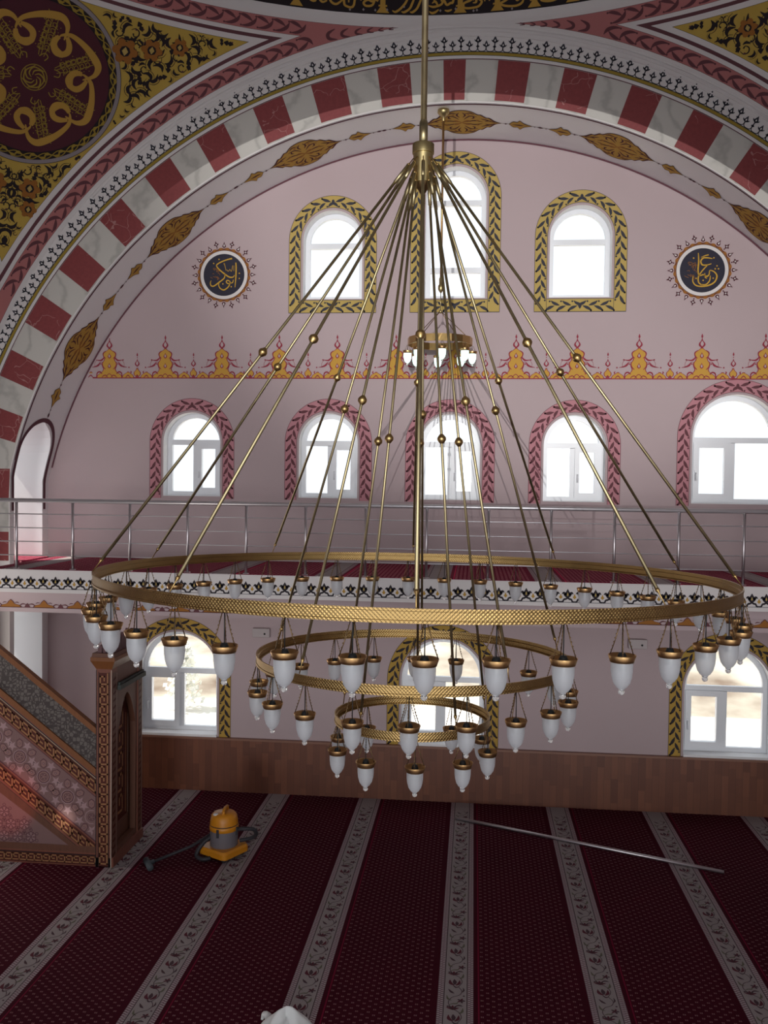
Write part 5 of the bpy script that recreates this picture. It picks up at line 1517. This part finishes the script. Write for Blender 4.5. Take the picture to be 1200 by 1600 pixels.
# ------------------------------------------------------------------ outdoors, seen through the lower windows
b = MB(); b.add([(-40, YW + .6, -4.6), (30, YW + .6, -4.6), (30, 60, -4.6), (-40, 60, -4.6)], [(0, 1, 2, 3)])
tag(b.build('ground', mat('pale_ground', (.80, .77, .72), .9, var=.08)), 'pale sunlit yard outside the windows', 'ground', kind='structure')
def hill():
    b = MB(); nx, ny = 40, 16; vs = []
    for j in range(ny + 1):
        for i in range(nx + 1):
            x = lerp(-26, 24, i / nx); y = lerp(18.6, 40, j / ny); k = j / ny
            z = -4.6 + k * (2.9 + .8 * sin(x * .16 + .8) + .35 * sin(x * .5)) + .12 * sin(x * 2.1 + j) * k
            vs.append((x, y, z))
    fs = [(j*(nx+1)+i, j*(nx+1)+i+1, (j+1)*(nx+1)+i+1, (j+1)*(nx+1)+i) for j in range(ny) for i in range(nx)]
    b.add(vs, fs, 0, True)
    m, nt, bs = new_mat('dry_hillside'); g = NG(nt); g.obj()
    nt.links.new(g.mix(g.ramp(g.noise(.45, 8), [(.36, (0, 0, 0)), (.62, (1, 1, 1))], False), (.15, .105, .075), (.55, .52, .44)), bs.inputs['Base Color']); bs.inputs['Roughness'].default_value = .95
    tag(b.build('hillside', [m]), 'dry pale hillside rising beyond the yard', 'hill', kind='structure')
hill()
def bush(x, y, h, w_, c, name, lab, cat, seed):
    t = empty(name, (x, y, -4.6), lab, cat)
    rr = random.Random(seed); b = MB()
    for i in range(420):
        a = rr.uniform(0, 2*PI); zz = rr.random(); r = w_ * math.sqrt(rr.random()) * (1 - zz * (.75 if name == 'conifer_bush' else .35))
        p = Vector((x + r * cos(a), y + r * sin(a), -4.6 + .15 + zz * h)); s_ = .10
        d1 = Vector((rr.uniform(-1, 1), rr.uniform(-1, 1), rr.uniform(-1, 1))).normalized() * s_; d2 = d1.orthogonal().normalized() * s_ * .6
        b.add([p, p + d1 * .5 + d2, p + d1, p + d1 * .5 - d2], [(0, 1, 2, 3)])
    b.build('foliage', mat(name + '_leaf', c, .8, var=.2), t)
    b = MB(); b.tube([(x, y, -4.6), (x + .03, y, -4.6 + h * .6)], [.05, .02], 8); b.build('stem', M['wdark'], t)
bush(-5.75, 17.6, 1.2, .42, (.85, .85, .78), 'conifer_bush', 'pale pointed shrub outside the window beside the pulpit', 'shrub', 1)
bush(-4.55, 17.9, 1.0, .55, (.55, .60, .22), 'leafy_bush', 'yellow-green bush outside the window beside the pulpit', 'shrub', 2)

# ------------------------------------------------------------------ light
W = bpy.data.worlds.new('sky'); SC.world = W; W.use_nodes = True
bg = W.node_tree.nodes['Background']; bg.inputs[0].default_value = (.90, .95, 1.0, 1); bg.inputs[1].default_value = 1.25
def sun(name, d, strength, ang, col):
    l = bpy.data.lights.new(name, 'SUN'); l.energy = strength; l.angle = rad(ang); l.color = col
    o = bpy.data.objects.new(name, l); COL.objects.link(o)
    o.rotation_euler = Vector(d).to_track_quat('-Z', 'Y').to_euler(); return o

sun('assumed_near_side_daylight', (-.07, 1, .02), .60, 11, (1, .97, .95))          # assumed broad sun lamp, standing for low bright sky through the open near arch
sun('afternoon_sun', (1, .12, -1.6), 7.0, .5, (1, .93, .82))                    # enters by the side niches, lights the yard
def spot(name, loc, aim, energy, deg, blend, radius, col):
    l = bpy.data.lights.new(name, 'SPOT'); l.energy = energy; l.spot_size = rad(deg); l.spot_blend = blend; l.shadow_soft_size = radius; l.color = col
    o = bpy.data.objects.new(name, l); COL.objects.link(o); o.location = loc
    o.rotation_euler = (Vector(aim) - Vector(loc)).to_track_quat('-Z', 'Y').to_euler(); return o
spot('assumed_arch_glint_spot', (.0, -200, 1.5), (.9, 10.7, 4.3), 6.4e5, 2.9, .6, .12, (1, .98, .95))  # assumed distant spot lamp giving the lit band and shadow edge on arch blocks
spot('assumed_red_patch_spot', (-3.0, -1.2, 2.6), (-4.90, 9.14, -3.42), 2600, 3.6, .6, .05, (1, .22, .16))  # assumed spot lamp for the red light patch on the pulpit; no coloured glass
spot('assumed_white_patch_spot', (-3.0, -1.2, 2.6), (-4.27, 9.14, -3.60), 6000, 1.25, .8, .05, (1, .93, .84))  # assumed small spot lamp for the pulpit's white light patch; no window there
l = bpy.data.lights.new('side_fill_light', 'AREA'); l.shape = 'RECTANGLE'; l.size = 1.1; l.size_y = 1.5; l.energy = 38; l.color = (1, .95, .87)  # added fill lamp brightening the lower left; the side wall has no window
o = bpy.data.objects.new('side_fill_light', l); COL.objects.link(o); o.location = (-6.8, 9.1, -2.4); o.rotation_euler = (0, rad(-90), 0)
# ------------------------------------------------------------------ camera (solved from the photograph)
F, YAW, PITCH, ROLL = 1415.6, -.09861, -.03147, .01327
cam = bpy.data.cameras.new('camera'); co = bpy.data.objects.new('camera', cam); COL.objects.link(co)
cam.sensor_fit = 'VERTICAL'; cam.sensor_height = 24; cam.lens = F / 1600 * 24; cam.clip_start = .05; cam.clip_end = 200
cy_, sy_, cp, sp = cos(YAW), sin(YAW), cos(PITCH), sin(PITCH)
fw = Vector((sy_ * cp, cy_ * cp, sp)); r_ = Vector((cy_, -sy_, 0)); u_ = r_.cross(fw)
r2 = r_ * cos(ROLL) + u_ * sin(ROLL); u2 = -r_ * sin(ROLL) + u_ * cos(ROLL)
co.matrix_world = Matrix(((r2.x, u2.x, -fw.x, 0), (r2.y, u2.y, -fw.y, 0), (r2.z, u2.z, -fw.z, 0), (0, 0, 0, 1)))
SC.camera = co

# lift the whole place so that the floor is at zero
for o in list(SC.objects):
    if o.parent is None: o.location.z += -FZ
SC.view_settings.view_transform = 'Standard'; SC.view_settings.look = 'None'; SC.view_settings.exposure = 0; SC.view_settings.gamma = 1
SC.view_settings.use_curve_mapping = False
